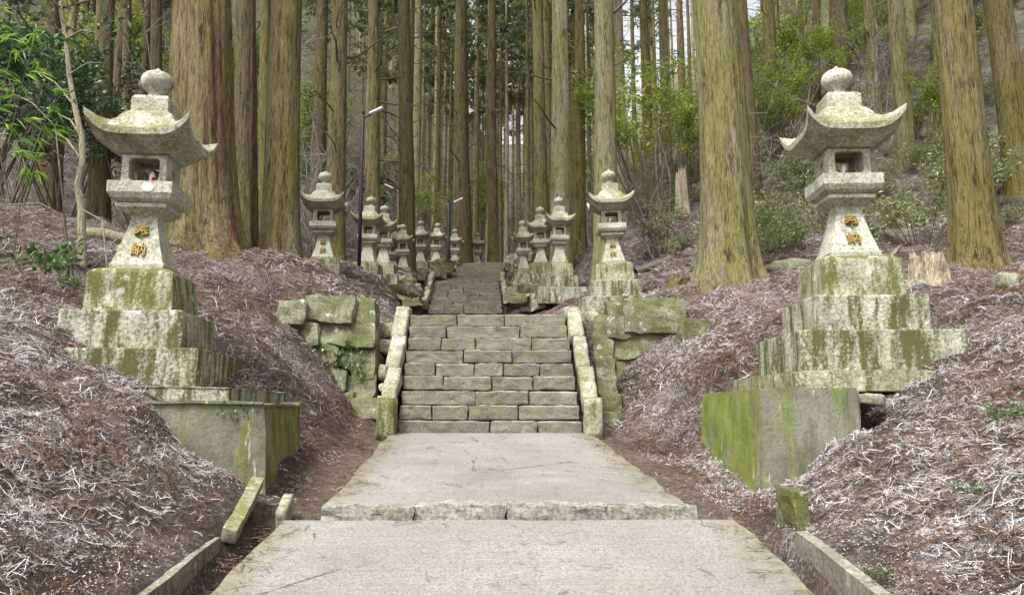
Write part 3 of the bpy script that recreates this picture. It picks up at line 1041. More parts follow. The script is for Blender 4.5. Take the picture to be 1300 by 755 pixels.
gutter_wall(-1, -4, 4.6, 'low dark concrete gutter wall holding the left needle bank')
gutter_wall(1, -4, 4.72, 'low grey concrete gutter wall below the frosted right bank')
sl_ = rough_block(.085, .85, .09, 21, 7, .06, .008, 8, M['rubble'], 'loose_slab', False)
tag(obj('loose_slab', sl_, None, (-1.685, 5.1, -.63 + EYE), (.28, .2, .185)), 'pale loose slab leaning over the gutter under the ivy topped block', 'slab')
sl_ = rough_block(.07, .3, .16, 22, 4, .15, .01, 6, M['stringer'], 'kerb_stub')
tag(obj('kerb_stub', sl_, None, at(361, 652, 5.3), (.25, 0, .1)), 'small pale stub of edging stone beside the rough kerb stones', 'stone')
sl_ = rough_block(.085, .3, .42, 23, 8, .06, .014, 8, M['wallstone'], 'corner_stone', False)
tag(obj('corner_stone', sl_, None, at(1008, 656, 5.05) + Vector((0, 0, -.04)), (0, 0, .05)), 'mossy upright stone at the end of the right gutter wall', 'stone')


# ------------------------------------------------------------------ trees
def tube(pts, radii, n=8):
    """tapered tube through pts -> V, F"""
    pts = [Vector(p) for p in pts]
    V, F = [], []
    for i, p in enumerate(pts):
        d = (pts[min(i + 1, len(pts) - 1)] - pts[max(i - 1, 0)]).normalized()
        a = d.orthogonal().normalized() if i == 0 else (a - d * a.dot(d)).normalized()
        b = d.cross(a)
        for k in range(n):
            t = 2 * math.pi * k / n
            V.append(p + (a * math.cos(t) + b * math.sin(t)) * radii[i])
    for i in range(len(pts) - 1):
        for k in range(n):
            F.append((i * n + k, i * n + (k + 1) % n, (i + 1) * n + (k + 1) % n, (i + 1) * n + k))
    F.append(tuple(range((len(pts) - 1) * n, len(pts) * n)))
    return V, F


def tubes_mesh(specs, mat, name, n=6):
    V, F = [], []
    for pts, rad in specs:
        v, f = tube(pts, rad, n)
        o = len(V)
        V += v
        F += [tuple(i + o for i in q) for q in f]
    me = bpy.data.meshes.new(name)
    me.from_pydata(V, [], F)
    for p in me.polygons:
        p.use_smooth = True
    me.materials.append(mat)
    return me


def trunk_mesh(dia, H, seed, mat, nseg=40, lean=(0, 0), flare=.45, roots=5, rough=.05, zlow=-.7, name='trunk'):
    """fibrous cedar trunk: tapering, root flare, bark ridges running up the stem"""
    zz = np.concatenate([np.linspace(zlow, 1.2, 16), np.linspace(1.4, 8, 34), np.linspace(8.8, H, 14)])
    th = np.linspace(0, 2 * math.pi, nseg, endpoint=False)
    Zg, T = np.meshgrid(zz, th, indexing='ij')
    r = dia / 2 * (1 - .78 * np.clip(Zg / H, 0, 1)) * 1.04
    hb = np.clip(Zg, -.2, None)
    fl = .6 * flare * np.exp(-hb / .35) + .1 * np.exp(-hb / 1.3)
    ph = seed * 1.3
    lobes = np.cos(roots * T + ph + .6 * np.sin(T * 2 + ph)) * .5 + .3 * np.cos((roots + 2) * T - ph)
    r = r * (1 + fl * (1 + .75 * lobes))
    c, s = np.cos(T), np.sin(T)
    rg = fbm(np.stack([c * 4.5 + seed, s * 4.5, Zg * .35], -1), seed % 40, 2)
    rf = fbm(np.stack([c * 11 + seed, s * 11, Zg * .9], -1), seed % 37, 2)
    r = r * (1 + rough * rg + rough * .55 * rf)
    wob = .06 * dia * np.stack([np.sin(Zg * .5 + seed), np.cos(Zg * .37 + seed * 2)], -1)
    Xv = c * r + lean[0] * np.clip(Zg, 0, None) + wob[..., 0]
    Yv = s * r + lean[1] * np.clip(Zg, 0, None) + wob[..., 1]
    n0 = len(zz)
    ii = np.arange(n0 * nseg).reshape(n0, nseg)
    nxt = np.roll(ii, -1, 1)
    F = np.stack([ii[:-1], nxt[:-1], nxt[1:], ii[1:]], -1).reshape(-1, 4)
    return mesh_np(name, np.stack([Xv, Yv, Zg], -1).reshape(-1, 3), F, mat)


def leaf_quads(P, D, L, W, rng, jitter=.5):
    """pointed four-corner leaves at P along D, folded a little"""
    n = len(P)
    D = D + rng.normal(0, jitter, D.shape)
    D /= np.linalg.norm(D, axis=1, keepdims=True)
    U = np.cross(D, rng.normal(0, 1, D.shape))
    U /= np.maximum(np.linalg.norm(U, axis=1, keepdims=True), 1e-5)
    L = L * rng.uniform(.6, 1.3, (n, 1))
    W = W * rng.uniform(.6, 1.3, (n, 1))
    a = P
    b = P + D * L * .45 + U * W / 2
    c = P + D * L + np.array([0, 0, -1]) * L * .15
    d = P + D * L * .45 - U * W / 2
    V = np.stack([a, b, c, d], 1).reshape(-1, 3)
    F = np.arange(4 * n).reshape(n, 4)
    return V, F, rng.uniform(0, 1, n)


def crown_mesh(seed, z0=9, z1=25, rad=2.6, nb=80, per=46, mat=None):
    rng = np.random.default_rng(seed)
    P, D = [], []
    for i in range(nb):
        t = rng.uniform(0, 1) ** .9
        z = z0 + (z1 - z0) * t
        L = rad * (1 - .8 * t) * rng.uniform(.55, 1.15)
        az = rng.uniform(0, 6.283)
        d = np.array([math.cos(az), math.sin(az), 0])
        q = np.sort(rng.uniform(.3, 1, per))
        droop = -.25 * q ** 2 * L + .12 * q * L
        base = d * (q * L)[:, None]
        base[:, 2] += z + droop
        base += rng.normal(0, .17, base.shape) * (1.1 - q * .4)[:, None]
        P.append(base)
        dd = np.tile(d + np.array([0, 0, -.45]), (per, 1))
        D.append(dd)
    P, D = np.concatenate(P), np.concatenate(D)
    V, F, ti = leaf_quads(P, D, .42, .15, rng, .55)
    cl = .5 + .5 * vnoise(P * .9, seed)
    return mesh_np('crown', V, F, mat, False, np.clip(ti * .75 + .25 * cl, 0, 1))


def dead_branch_specs(rng, z, az, L, r0):
    d = Vector((math.cos(az), math.sin(az), rng.uniform(-.25, .45)))
    pts, rad = [Vector((0, 0, z))], [r0]
    p = pts[0].copy()
    for k in range(6):
        d = (d + Vector((rng.uniform(-.3, .3), rng.uniform(-.3, .3), rng.uniform(-.22, .16)))).normalized()
        p = p + d * L / 6
        pts.append(p.copy())
        rad.append(r0 * (1 - (k + 1) / 6.6))
    out = [(pts, rad)]
    for k in (2, 3, 4, 5):
        if rng.random() < .8:
            dd = (d + Vector((rng.uniform(-1, 1), rng.uniform(-1, 1), rng.uniform(-.6, .5)))).normalized()
            q = pts[k]
            l2_ = L * rng.uniform(.15, .35)
            out.append(([q, q + dd * l2_ * .5 + Vector((0, 0, -.03)), q + dd * l2_ + Vector((0, 0, -.1 * l2_))], [rad[k] * .6, rad[k] * .4, .003]))
    return out


brr = random.Random(5)
BR = []
for i in range(8):
    me = tubes_mesh([(p, r) for p, r in dead_branch_specs(brr, 0, 0, 1.0, .017)], M['deadwood'], 'dead_branch', 5)
    BR.append(me)
CRS = [crown_mesh(140 + i, 12, 25, 2.1, 24, 38, M['cedar']) for i in range(4)]
CRN = [crown_mesh(120 + i, 14, 26, 2.2, 28, 40, M['cedar']) for i in range(2)]     # near trees: crown high above the steps


def add_branches(root, rr, dia, H, n, zlo, zhi, lean, Lr=(.7, 2.2)):
    for i in range(n):
        z = rr.uniform(zlo, zhi)
        az = rr.uniform(0, 6.283)
        L = rr.uniform(*Lr)
        r = dia / 2 * (1 - .78 * z / H) * .8
        obj('dead_branch', rr.choice(BR), root, (lean[0] * z + r * math.cos(az), lean[1] * z + r * math.sin(az), z), (rr.uniform(-.5, .5), rr.uniform(-.35, .3), az), (L, L, L))


def near_tree(u, Y, dia, utop, label, bark, seed, nbr=6, H=25, flare=.45, roots=5, rough=.06, nseg=56, brz=(3, 12), zoff=0, crown=True):
    x = at(u, 300, Y).x
    z = gzf(x, Y) + zoff
    vb = 300
    # lean that carries the axis from the base to where it leaves the frame
    pt = at(utop, 0, Y)
    lean = ((pt.x - x) / max(1., pt.z - z), 0)
    root = empty('cedar_tree', (x, Y, z), 0, label, 'tree', None)
    obj('trunk', trunk_mesh(dia, H, seed, M[bark], nseg, lean, flare, roots, rough), root)
    rr = random.Random(seed)
    if crown:
        obj('crown', rr.choice(CRN), root, (lean[0] * 12, 0, rr.uniform(-1, 1)), (0, 0, rr.uniform(0, 6)), (1, 1, H / 26))
    add_branches(root, rr, dia, H, nbr, *brz, lean)
    return root


NT_ = [
    (260, 11.6, .86, 261, 'huge mossy cedar with a reddish bark seam behind the lichen spotted lantern', 'bark_big', 3, 2, 27, .5, 6, .09, 96, (6, 12)),
    (311, 13.8, .40, 313, 'reddish brown cedar squeezed between the two thick mossy cedars', 'bark_brown', 14, 4, 25, .3, 5, .06, 56, (4, 12)),
    (338, 15.5, .24, 337, 'thin dark cedar half hidden behind a thick mossy trunk', 'bark_moss', 15, 4, 23, .3, 5, .05, 40, (3, 12)),
    (358, 12.6, .55, 366, 'thick smooth mossy cedar with spreading base uphill of the left wall', 'bark_moss', 16, 4, 26, .42, 5, .05, 80, (3.5, 12)),
    (428, 19.0, .47, 430, 'straight mossy cedar rising behind the sunken lantern', 'bark_moss', 17, 12, 25, .35, 5, .05, 56, (2.5, 12)),
    (474, 21.5, .38, 474, 'slender mossy cedar behind the black lamp post', 'bark_moss', 18, 10, 25, .3, 5, .05, 48, (3, 13)),
    (517, 22.5, .47, 514, 'brown knotty cedar rising behind the left row of lanterns', 'bark_brown', 19, 14, 25, .35, 5, .05, 48, (2.5, 13)),
    (588, 30.5, .64, 585, 'dark brown cedar with drooping dead boughs at the head of the steps', 'bark_brown', 20, 18, 27, .35, 5, .05, 48, (4, 16)),
    (626, 31.5, .44, 624, 'straight dark red trunked cedar ending the view up the steps', 'bark_brown', 21, 12, 26, .5, 5, .05, 48, (5, 16)),
    (691, 24.0, .44, 681, 'leaning mossy cedar behind the squat lantern', 'bark_moss', 22, 10, 25, .35, 5, .05, 48, (4, 14)),
    (714, 21.0, .55, 709, 'pale barked cedar right behind the lantern on tallest tiers', 'bark_far', 23, 10, 25, .35, 5, .06, 56, (4, 13)),
    (736, 22.5, .36, 735, 'dark green narrow cedar beside the pale barked cedar', 'bark_moss', 24, 8, 25, .35, 5, .05, 48, (3, 13)),
    (768, 17.5, .54, 766, 'grey green cedar directly behind the lantern above the wall', 'bark_grey', 25, 5, 25, .35, 5, .05, 64, (5, 12)),
    (921, 12.0, .74, 906, 'thick grey barked cedar standing alone on the right bank', 'bark_grey', 26, 0, 26, .38, 6, .055, 96, (6, 12)),
    (960, 21.0, .36, 942, 'slim leaning cedar on the slope behind the thick grey cedar', 'bark_brown', 27, 3, 23, .3, 5, .05, 48, (5, 12)),
    (1121, 24.5, .38, 1104, 'thin cedar on the hillside above the right lantern roof', 'bark_moss', 28, 2, 22, .3, 5, .05, 40, (5, 12)),
    (1159, 19.0, .42, 1136, 'ash grey trunk with a bare root collar on the hillside', 'bark_grey', 29, 2, 22, .3, 5, .05, 48, (5, 12)),
    (1172, 28.0, .46, 1152, 'yellowish cedar on the hillside behind the ash grey trunk', 'bark_far', 30, 2, 22, .3, 5, .05, 40, (5, 12)),
    (1240, 12.0, .62, 1207, 'smooth straight cedar beside the pale rotten stump', 'bark_moss', 31, 0, 25, .42, 6, .04, 80, (6, 12)),
    (1206, 21.0, .42, 1190, 'mossy cedar showing behind the straight cedar by the stump', 'bark_moss', 32, 2, 22, .3, 5, .05, 40, (5, 12)),
    (1300, 15.5, .56, 1267, 'smooth cedar on the steep frosted slope right of the stump', 'bark_moss', 33, 0, 25, .4, 5, .04, 64, (6, 12)),
    (1076, 27.0, .62, 1066, 'broad dark cedar far up the hillside behind the right lantern finial', 'bark_brown', 34, 6, 22, .3, 5, .05, 40, (5, 12)),
    (1045, 27.5, .30, 1037, 'thin brown cedar far up the hillside left of the broad dark one', 'bark_brown', 35, 4, 22, .3, 5, .05, 40, (5, 12)),
    (127, 15.5, .40, 133, 'dark cedar behind the lichen spotted lantern and the pale sapling', 'bark_brown', 36, 10, 24, .3, 5, .05, 48, (2, 10)),
    (196, 20.0, .34, 198, 'slim brown cedar showing between the dark cedar and the huge one', 'bark_brown', 37, 8, 24, .3, 5, .05, 40, (2, 12)),
    (62, 17.5, .48, 66, 'dark rough cedar in the shade behind the bamboo', 'bark_brown', 38, 10, 24, .3, 5, .05, 48, (2, 12)),
    (160, 23.0, .30, 162, 'thin cedar deep in the dark wood left of the slim brown one', 'bark_brown', 39, 8, 24, .3, 5, .05, 40, (2, 12)),
]
for t_ in NT_:
    near_tree(*t_)

# far cedars: shared trunks, crowns and boughs
FT = []
for i in range(5):
    FT.append([trunk_mesh(.42, 25, 60 + i, M[b], 20, (0, 0), .3, 5, .05) for b in ('bark_far', 'bark_brown', 'bark_moss', 'bark_grey')])
fr = random.Random(21)
FB = []
for i in range(3):
    specs = []
    for k in range(26):
        specs += dead_branch_specs(fr, fr.uniform(2.5, 14), fr.uniform(0, 6.283), fr.uniform(.8, 2.3), .02)
    FB.append(tubes_mesh(specs, M['deadwood'], 'dead_branches', 4))
placed = [(at(t_[0], 300, t_[1]).x, t_[1]) for t_ in NT_]
cnt = 0
tries = 0
FARL = {0: 'cedar in the dense far wood beyond the top of the steps', 1: 'cedar among the trunks in the dark wood on the left', 2: 'cedar growing high on the right hillside'}
while cnt < 268 and tries < 20000:
    tries += 1
    thin = cnt >= 205
    Yt = 26 + 92 * fr.random() ** 1.35
    x = fr.uniform(-.74, .74) * Yt
    if thin:
        Yt = fr.uniform(36, 105)
        x = fr.uniform(-.22, .14) * Yt
    s = x - float(cx(Yt))
    if Yt < 34 and abs(s) < 2.2: continue
    if x / Yt > .12 and fr.random() < .35: continue
    if x / Yt < -.2 and fr.random() < .35: continue
    if any((x - a) ** 2 + (Yt - b) ** 2 < ((.9 if thin else 1.5) + Yt * .012) ** 2 for a, b in placed): continue
    placed.append((x, Yt))
    reg = 2 if x / Yt > .16 else (1 if x / Yt < -.2 else 0)
    root = empty('cedar_tree', (x, Yt, gzf(x, Yt)), fr.uniform(0, 6.28), 'cedar', 'tree', ('far cedars beyond the steps', 'cedars in the dark left wood', 'cedars up the right hillside')[reg])
    d = fr.uniform(.5, .8) if thin else fr.uniform(.6, 1.35)
    hs_ = fr.uniform(.85, 1.12)
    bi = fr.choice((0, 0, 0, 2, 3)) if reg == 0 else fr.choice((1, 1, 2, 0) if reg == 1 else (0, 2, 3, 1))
    root['label'] = ('pale', 'dark brown', 'mossy', 'grey')[bi] + ' barked ' + ('slender ' if d < .85 else 'stout ' if d > 1.1 else '') + FARL[reg]
    obj('trunk', fr.choice(FT)[bi], root, (0, 0, 0), (0, 0, 0), (d, d, hs_))
    obj('crown', fr.choice(CRS), root, (0, 0, 0), (0, 0, fr.uniform(0, 6)), (1, 1, hs_))
    tag(obj('dead_branches', fr.choice(FB), root, (0, 0, 0), (0, 0, fr.uniform(0, 6))), kind='stuff')
    cnt += 1

# ------------------------------------------------------------------ stumps, logs, boulders
def stump(name, u, v, Y, dia, h, label, mat='palewood', seed=3, cat='stump'):
    p = at(u, v, Y)
    z = gzf(p.x, p.y)
    rng = np.random.default_rng(seed)
    n = 36
    V, F = [], []
    rings = [(-.3, 1.35), (0, 1.25), (.15, 1.08), (.4, .98), (.7, .95), (.9, .92)]
    for q, w in rings:
        for k in range(n):
            a = 2 * math.pi * k / n
            r = dia / 2 * w * (1 + .1 * math.sin(5 * a + seed) * (1.3 - q) + .05 * rng.normal())
            V.append((r * math.cos(a), r * math.sin(a), q * h))
    # ragged broken top, hollowing inwards
    for fct, hh in ((.93, 1.0), (.6, .82), (.05, .7)):
        for k in range(n):
            a = 2 * math.pi * k / n
            rag = rng.uniform(-.22, .18) if fct > .9 else rng.uniform(-.05, .05)
            r = dia / 2 * fct * .92
            V.append((r * math.cos(a), r * math.sin(a), h * (hh + rag)))
    m = len(rings) + 3
    for i in range(m - 1):
        for k in range(n):
            F.append((i * n + k, i * n + (k + 1) % n, (i + 1) * n + (k + 1) % n, (i + 1) * n + k))
    me = bpy.data.meshes.new(name)
    me.from_pydata(V, [], F)
    me.materials.append(M[mat])
    return tag(obj(name, me, None, (p.x, p.y, z)), label, cat)


stump('tree_stump', 1180, 385, 9.3, .42, .36, 'pale rotten tree stump behind the tiers of the right lantern')
stump('tree_stump', 866, 262, 22.0, .34, 1.15, 'tall tan broken stump among the shrubs on the right slope', 'palewood', 5)
stump('tree_stump', 862, 350, 12.5, .42, .22, 'low moss covered stump left of the thick grey cedar', 'bark_moss', 6)
for (u, v, Y, L, r, az, lb) in ((868, 285, 18, 2.6, .09, .35, 'fallen log lying on the slope below the tall tan stump'),
                                (1130, 318, 13, 1.6, .04, .9, 'bleached fallen branch on the litter behind the right lantern'),
                                (1010, 335, 12.0, 1.3, .07, -.4, 'short dark fallen log behind the tiers of the right lantern'),
                                (170, 290, 10.8, 1.2, .09, .2, 'pale log end on the crest behind the lichen spotted lantern')):
    p = at(u, v, Y)
    pts = []
    for k in range(6):
        q = (k / 5 - .5) * L
        x, y = p.x + q * math.cos(az), p.y + q * math.sin(az)
        pts.append(Vector((x, y, gzf(x, y) + r * .6 + .02 * math.sin(k * 2))) - Vector((p.x, p.y, 0)))
    me = tubes_mesh([(pts, [r, r * 1.05, r, r * .9, r * .85, r * .6])], M['deadwood' if 'dark' in lb or 'slope' in lb else 'sapling'], 'fallen_log', 10)
    tag(obj('fallen_log', me, None, (p.x, p.y, 0)), lb, 'log')
for (u, v, Y, w, lb, mt) in ((172, 297, 10.4, .5, 'pale angular stone on the crest behind the lichen spotted lantern', 'rubble'),
                             (1004, 345, 12.2, .6, 'dark mossy boulder beside the thick grey cedar', 'wallstone'),
                             (1115, 345, 11.5, .5, 'mossy boulder behind the rotten stump', 'wallstone'),
                             (1283, 402, 9.0, .3, 'bright yellow green mossy stone on the right bank', 'stringer')):
    p = at(u, v, Y)
    m_ = rough_block(w, w * .8, w * .55, int(u), 6, .34, .05, 4, M[mt], 'boulder')
    tag(obj('boulder', m_, None, (p.x, p.y, gzf(p.x, p.y) + w * .12), (.1, .15, u)), lb, 'stone')

# ------------------------------------------------------------------ lamp posts
def lamp_post(u, vtop, Y, r, label, flip=1):
    p = at(u, vtop, Y)
    z = gzf(p.x, p.y)
    H = p.z - z
    root = empty('lamp_post', (p.x, p.y, z), 0, label, 'lamp post')
    obj('pole', lathe([(r, -.3), (r, H * .45), (r * .85, H * .46), (r * .8, H), (r * .3, H + .03)], 12, M['black'], 'pole'), root)
    obj('arm', tubes_mesh([([(0, 0, H - .1), (.1 * flip, 0, H - .03), (.2 * flip, 0, H + .03)], [.02, .02, .02])], M['black'], 'arm', 8), root)
    hd = frustum([(.05, -.02), (.06, .0), (.05, .03)], M['lampwhite'], 'lamp_head', .008)
    obj('lamp_head', hd, root, (.3 * flip, -.02, H + .08), (.1, -.45 * flip, 0), (3.0, 1.3, 1.2))
    obj('sensor', lathe([(.03, 0), (.035, .02), (.035, .08), (.02, .1)], 10, M['black'], 'sensor'), root, (0, 0, H + .02))
    obj('base_plate', lathe([(r * 2.2, -.05), (r * 2.2, .03), (r * 1.2, .06)], 12, M['black'], 'base_plate'), root)


lamp_post(461, 146, 17.2, .042, 'black lamp post with a pale angled lamp head in front of the lanterns')
lamp_post(570, 258, 25.0, .06, 'shorter dark lamp post with pale lamp head next to slim lanterns')
lamp_post(505, 240, 27.0, .07, 'distant dark lamp post in front of the brown knotty cedar', -1)


# ------------------------------------------------------------------ shrubs, bamboo, saplings
def leaf_mesh(name, P, D, L, W, rng, mat, jitter=.6):
    V, F, ti = leaf_quads(P, D, L, W, rng, jitter)
    return mesh_np(name, V, F, mat, False, ti)


def shrub_variant(seed, h, rad, nst, nlf, L, W, mat, up=.6):
    """several stems with leaf sprays; returns stem mesh, leaf mesh"""
    rr = random.Random(seed)
    rng = np.random.default_rng(seed)
    specs, P, D = [], [], []
    for i in range(nst):
        az = rr.uniform(0, 6.283)
        tip = Vector((math.cos(az) * rad * rr.uniform(.3, 1), math.sin(az) * rad * rr.uniform(.3, 1), h * rr.uniform(.6, 1.1)))
        b = Vector((rr.uniform(-.1, .1), rr.uniform(-.1, .1), -.1))
        mid = b.lerp(tip, .5) + Vector((rr.uniform(-.15, .15) * h, rr.uniform(-.15, .15) * h, .12 * h))
        pts = [b, b.lerp(mid, .55), mid, mid.lerp(tip, .5) + Vector((0, 0, .03 * h)), tip]
        r0 = (.009 if h < 2 else .0055) * h
        specs.append((pts, [r0, r0 * .8, r0 * .6, r0 * .4, r0 * .15]))
        for k in range(3):
            q = mid.lerp(tip, rr.uniform(0, .9))
            e = q + Vector((rr.uniform(-1, 1), rr.uniform(-1, 1), rr.uniform(-.2, .8))) * rad * .4
            specs.append(([q, q.lerp(e, .5) + Vector((0, 0, .02)), e], [r0 * .4, r0 * .3, r0 * .1]))
            m = nlf // (nst * 4)
            t = rng.uniform(.1, 1.05, (m, 1))
            P.append(np.array(q) * (1 - t) + np.array(e) * t + rng.normal(0, .05 * rad + .02, (m, 3)))
            D.append(np.tile(np.array((e - q).normalized()) + [0, 0, up * .3], (m, 1)))
        m = nlf // (nst * 4)
        t = rng.uniform(0, 1, (m, 1))
        P.append(np.array(mid) * (1 - t) + np.array(tip) * t + rng.normal(0, .06 * rad + .02, (m, 3)))
        D.append(np.tile(np.array((tip - mid).normalized()), (m, 1)))
    sm = tubes_mesh(specs, M['deadwood'], 'stems', 5)
    lm = leaf_mesh('foliage', np.concatenate(P), np.concatenate(D), L, W, rng, M[mat], .7)
    return sm, lm


def put_shrub(name, var, loc, rz, sc, label, cat, group=None):
    root = empty(name, loc, rz, label, cat, group)
    root.scale = (sc, sc, sc)
    obj('stems', var[0], root)
    if var[1]:
        obj('foliage', var[1], root)
    return root


SH = [shrub_variant(200 + i, 1.0, .75, 9, 1500, .075, .028, 'hill_leaf') for i in range(4)]
TALLG = [shrub_variant(230 + i, 4.5, 1.6, 9, 3000, .13, .05, 'green_leaf') for i in range(3)]
DARK = [shrub_variant(250 + i, 3.5, 1.4, 9, 2800, .13, .05, 'dark_leaf') for i in range(3)]


def bare_variant(seed):
    rr = random.Random(seed)
    specs = []
    for i in range(10):
        specs += [(p, [x * .75 for x in r]) for p, r in dead_branch_specs(rr, 0, rr.uniform(0, 6.28), rr.uniform(1, 2), .016)]
        pts, rad = specs[-1]
    out = []
    for i in range(14):
        az = rr.uniform(0, 6.28)
        lean_ = rr.uniform(.1, .7)
        h = rr.uniform(1.2, 3.0)
        p0 = Vector((rr.uniform(-.2, .2), rr.uniform(-.2, .2), -.1))
        d = Vector((math.cos(az) * lean_, math.sin(az) * lean_, 1)).normalized()
        pts = [p0]
        for k in range(5):
            d = (d + Vector((rr.uniform(-.3, .3), rr.uniform(-.3, .3), rr.uniform(-.15, .15)))).normalized()
            pts.append(pts[-1] + d * h / 5)
        out.append((pts, [.014, .012, .01, .007, .005, .002]))
        for k in range(1, 6):
            for _ in range(2):
                e = pts[k] + Vector((rr.uniform(-1, 1), rr.uniform(-1, 1), rr.uniform(-.2, .9))) * .4
                out.append(([pts[k], pts[k].lerp(e, .5), e], [.006, .005, .002]))
    return tubes_mesh(out, M['twig'], 'stems', 4), None


BARE = [bare_variant(300 + i) for i in range(3)]
sr = random.Random(77)
# pale green bushes over the right hillside
for i in range(135):
    for _ in range(40):
        Ys = sr.uniform(13.5, 34)
        x = sr.uniform(.16, .72) * Ys
        s = x - float(cx(Ys))
        if s > 4.6: break
    sz_ = sr.uniform(.4, 1.3)
    put_shrub('hillside_shrub', sr.choice(SH), (x, Ys, gzf(x, Ys) - .05), sr.uniform(0, 6), sz_, ('tiny' if sz_ < .8 else 'spreading' if sz_ > 1.15 else 'knee high') + ' pale green shrub on the right hillside litter', 'shrub', 'low shrubs on the right hillside')
# yellow green understorey trees between the right cedars
for (u, Y, sc, v, lb) in ((820, 22, 1.25, 0, 'yellow green bushy tree with crooked pale stems beside the tall tan stump'),
                          (850, 26, 1.1, 1, 'yellow green bushy tree just behind the tall tan stump'),
                          (875, 24, .8, 2, 'small yellow green bush half hidden by the thick grey cedar'),
                          (1000, 30, 1.3, 0, 'yellow green tree high on the slope left of the broad dark cedar'),
                          (985, 24, .8, 1, 'yellow green bush right of the slim leaning cedar'),
                          (1075, 25.5, .75, 2, 'green bush growing in front of the broad dark hillside cedar'),
                          (540, 29, .7, 1, 'bright green bush behind the slim stone lanterns')):
    x = at(u, 300, Y).x
    put_shrub('understorey_tree', TALLG[v], (x, Y, gzf(x, Y) - .1), u, sc, lb, 'bush')
for i in range(16):
    Ys = sr.uniform(19, 36)
    x = sr.uniform(.25, .66) * Ys
    put_shrub('hillside_sapling', TALLG[i % 3], (x, Ys, gzf(x, Ys) - .1), sr.uniform(0, 6), sr.uniform(.4, .85), 'loose yellow green sapling on the right hillside between the cedars', 'sapling', 'saplings on the right hillside')
# dark evergreens in the left wood
for i, (u, Y, sc) in enumerate(((15, 13, 1.1), (80, 15.5, 1.15), (180, 15.5, .9), (205, 18, 1.1), (-25, 14, 1.3))):
    x = at(u, 300, Y).x
    put_shrub('evergreen_bush', DARK[i % 3], (x, Y, gzf(x, Y) - .1), i * 1.3, sc, 'dark glossy leaved evergreen bush in the shade of the left wood', 'bush', 'dark evergreen bushes in the left wood')
for i in range(260):
    Ys = sr.uniform(18, 66)
    x = sr.uniform(-.7, .7) * Ys
    if Ys < 48 and abs(x - float(cx(Ys))) < 2.5: continue
    if x > 4 and Ys < 40 and i % 3: continue
    put_shrub('bare_shrub', sr.choice(BARE), (x, Ys, gzf(x, Ys)), sr.uniform(0, 6), sr.uniform(.9, 2.0), ('tangled ' if x > 4 else 'thin ' if x > -6 else 'straggly ') + 'leafless grey brown shrub ' + ('up the right hillside' if x > 4 else 'between the cedars beyond the steps' if x > -6 else 'in the dark left wood'), 'shrub', 'bare shrubs in the wood')

# green undergrowth deep in the wood
for i in range(60):
    Ys = sr.uniform(25, 62)
    x = sr.uniform(-.66, .16) * Ys
    if Ys < 40 and abs(x - float(cx(Ys))) < 2.8: continue
    dk = i % 3 == 0
    put_shrub('undergrowth_bush', sr.choice(DARK if dk else TALLG), (x, Ys, gzf(x, Ys) - .1), sr.uniform(0, 6), sr.uniform(.6, 1.5), ('dark leaved' if dk else 'yellow green') + ' bush deep between the far cedar trunks', 'bush', 'undergrowth between the far cedars')

# bamboo clump at the left edge
bam = empty('bamboo_clump', (at(5, 300, 8.6).x, 8.6, gzf(at(5, 300, 8.6).x, 8.6)), 0, 'bright green bamboo with long narrow leaves at the left edge', 'bamboo')
rng = np.random.default_rng(31)
rb = random.Random(31)
for i in range(5):
    bx_, by_ = rb.uniform(-.6, .0), rb.uniform(-.3, .6)
    H = rb.uniform(2.6, 3.8)
    ax, ay = rb.uniform(-.1, .35), rb.uniform(-.25, .25)
    pts = [Vector((bx_ + ax * (k / 6) ** 2 * H * .6, by_ + ay * (k / 6) ** 2 * H, -.1 + H * k / 6)) for k in range(7)]
    obj('culm', tubes_mesh([(pts, [.008, .008, .007, .006, .005, .004, .002])], M['deadwood'], 'culm', 6), bam)
    P, D = [], []
    for k in range(3, 7):
        for b in range(4):
            az = rb.uniform(0, 6.28)
            e = pts[k] + Vector((math.cos(az) * .4, math.sin(az) * .4, rb.uniform(-.05, .2)))
            for m in range(8):
                P.append(pts[k].lerp(e, rb.uniform(.5, 1)))
                D.append((math.cos(az) + rb.uniform(-.5, .5), math.sin(az) + rb.uniform(-.5, .5), rb.uniform(-.5, .1)))
    obj('foliage', leaf_mesh('foliage', np.array(P), np.array(D), .2, .024, rng, M['bamboo_leaf'], .15), bam)

# pale bent sapling
sp = [at(u, v, 9.6 + k * .05) for k, (u, v) in enumerate(((110, 296), (103, 260), (99, 235), (105, 205), (104, 175), (95, 135), (88, 95), (84, 50), (77, 10), (80, -30), (78, -90), (84, -160)))]
base = sp[0].copy()
base.z = gzf(base.x, base.y)
sap = empty('sapling', base, 0, 'thin pale crooked sapling in front of the dark left wood', 'tree')
sp[0] = base - Vector((0, 0, .2))
obj('trunk', tubes_mesh([([p - base for p in sp], [.055, .05, .045, .042, .04, .036, .033, .03, .026, .022, .016, .008])], M['sapling'], 'trunk', 10), sap)
for (k, du, dv) in ((4, -30, -30), (5, -50, -45), (6, 45, -15), (7, -40, -30), (8, -45, -20), (7, 40, -8), (3, -40, -40)):
    u, v = ((110, 296), (103, 260), (99, 235), (105, 205), (104, 175), (95, 135), (88, 95), (84, 50), (77, 10))[k]
    e = at(u + du, v + dv, 9.6 + rb.uniform(-.6, .6))
    m = sp[k].lerp(e, .5) + Vector((0, 0, .08))
    obj('branch', tubes_mesh([([sp[k] - base, m - base, e - base], [.017, .012, .005])], M['sapling'], 'branch', 6), sap)
P = np.array([tuple(sp[k] - base + Vector((rb.gauss(0, .5), rb.gauss(0, .4), rb.gauss(.2, .35)))) for k in (6, 7, 8, 9, 10) for _ in range(60)])
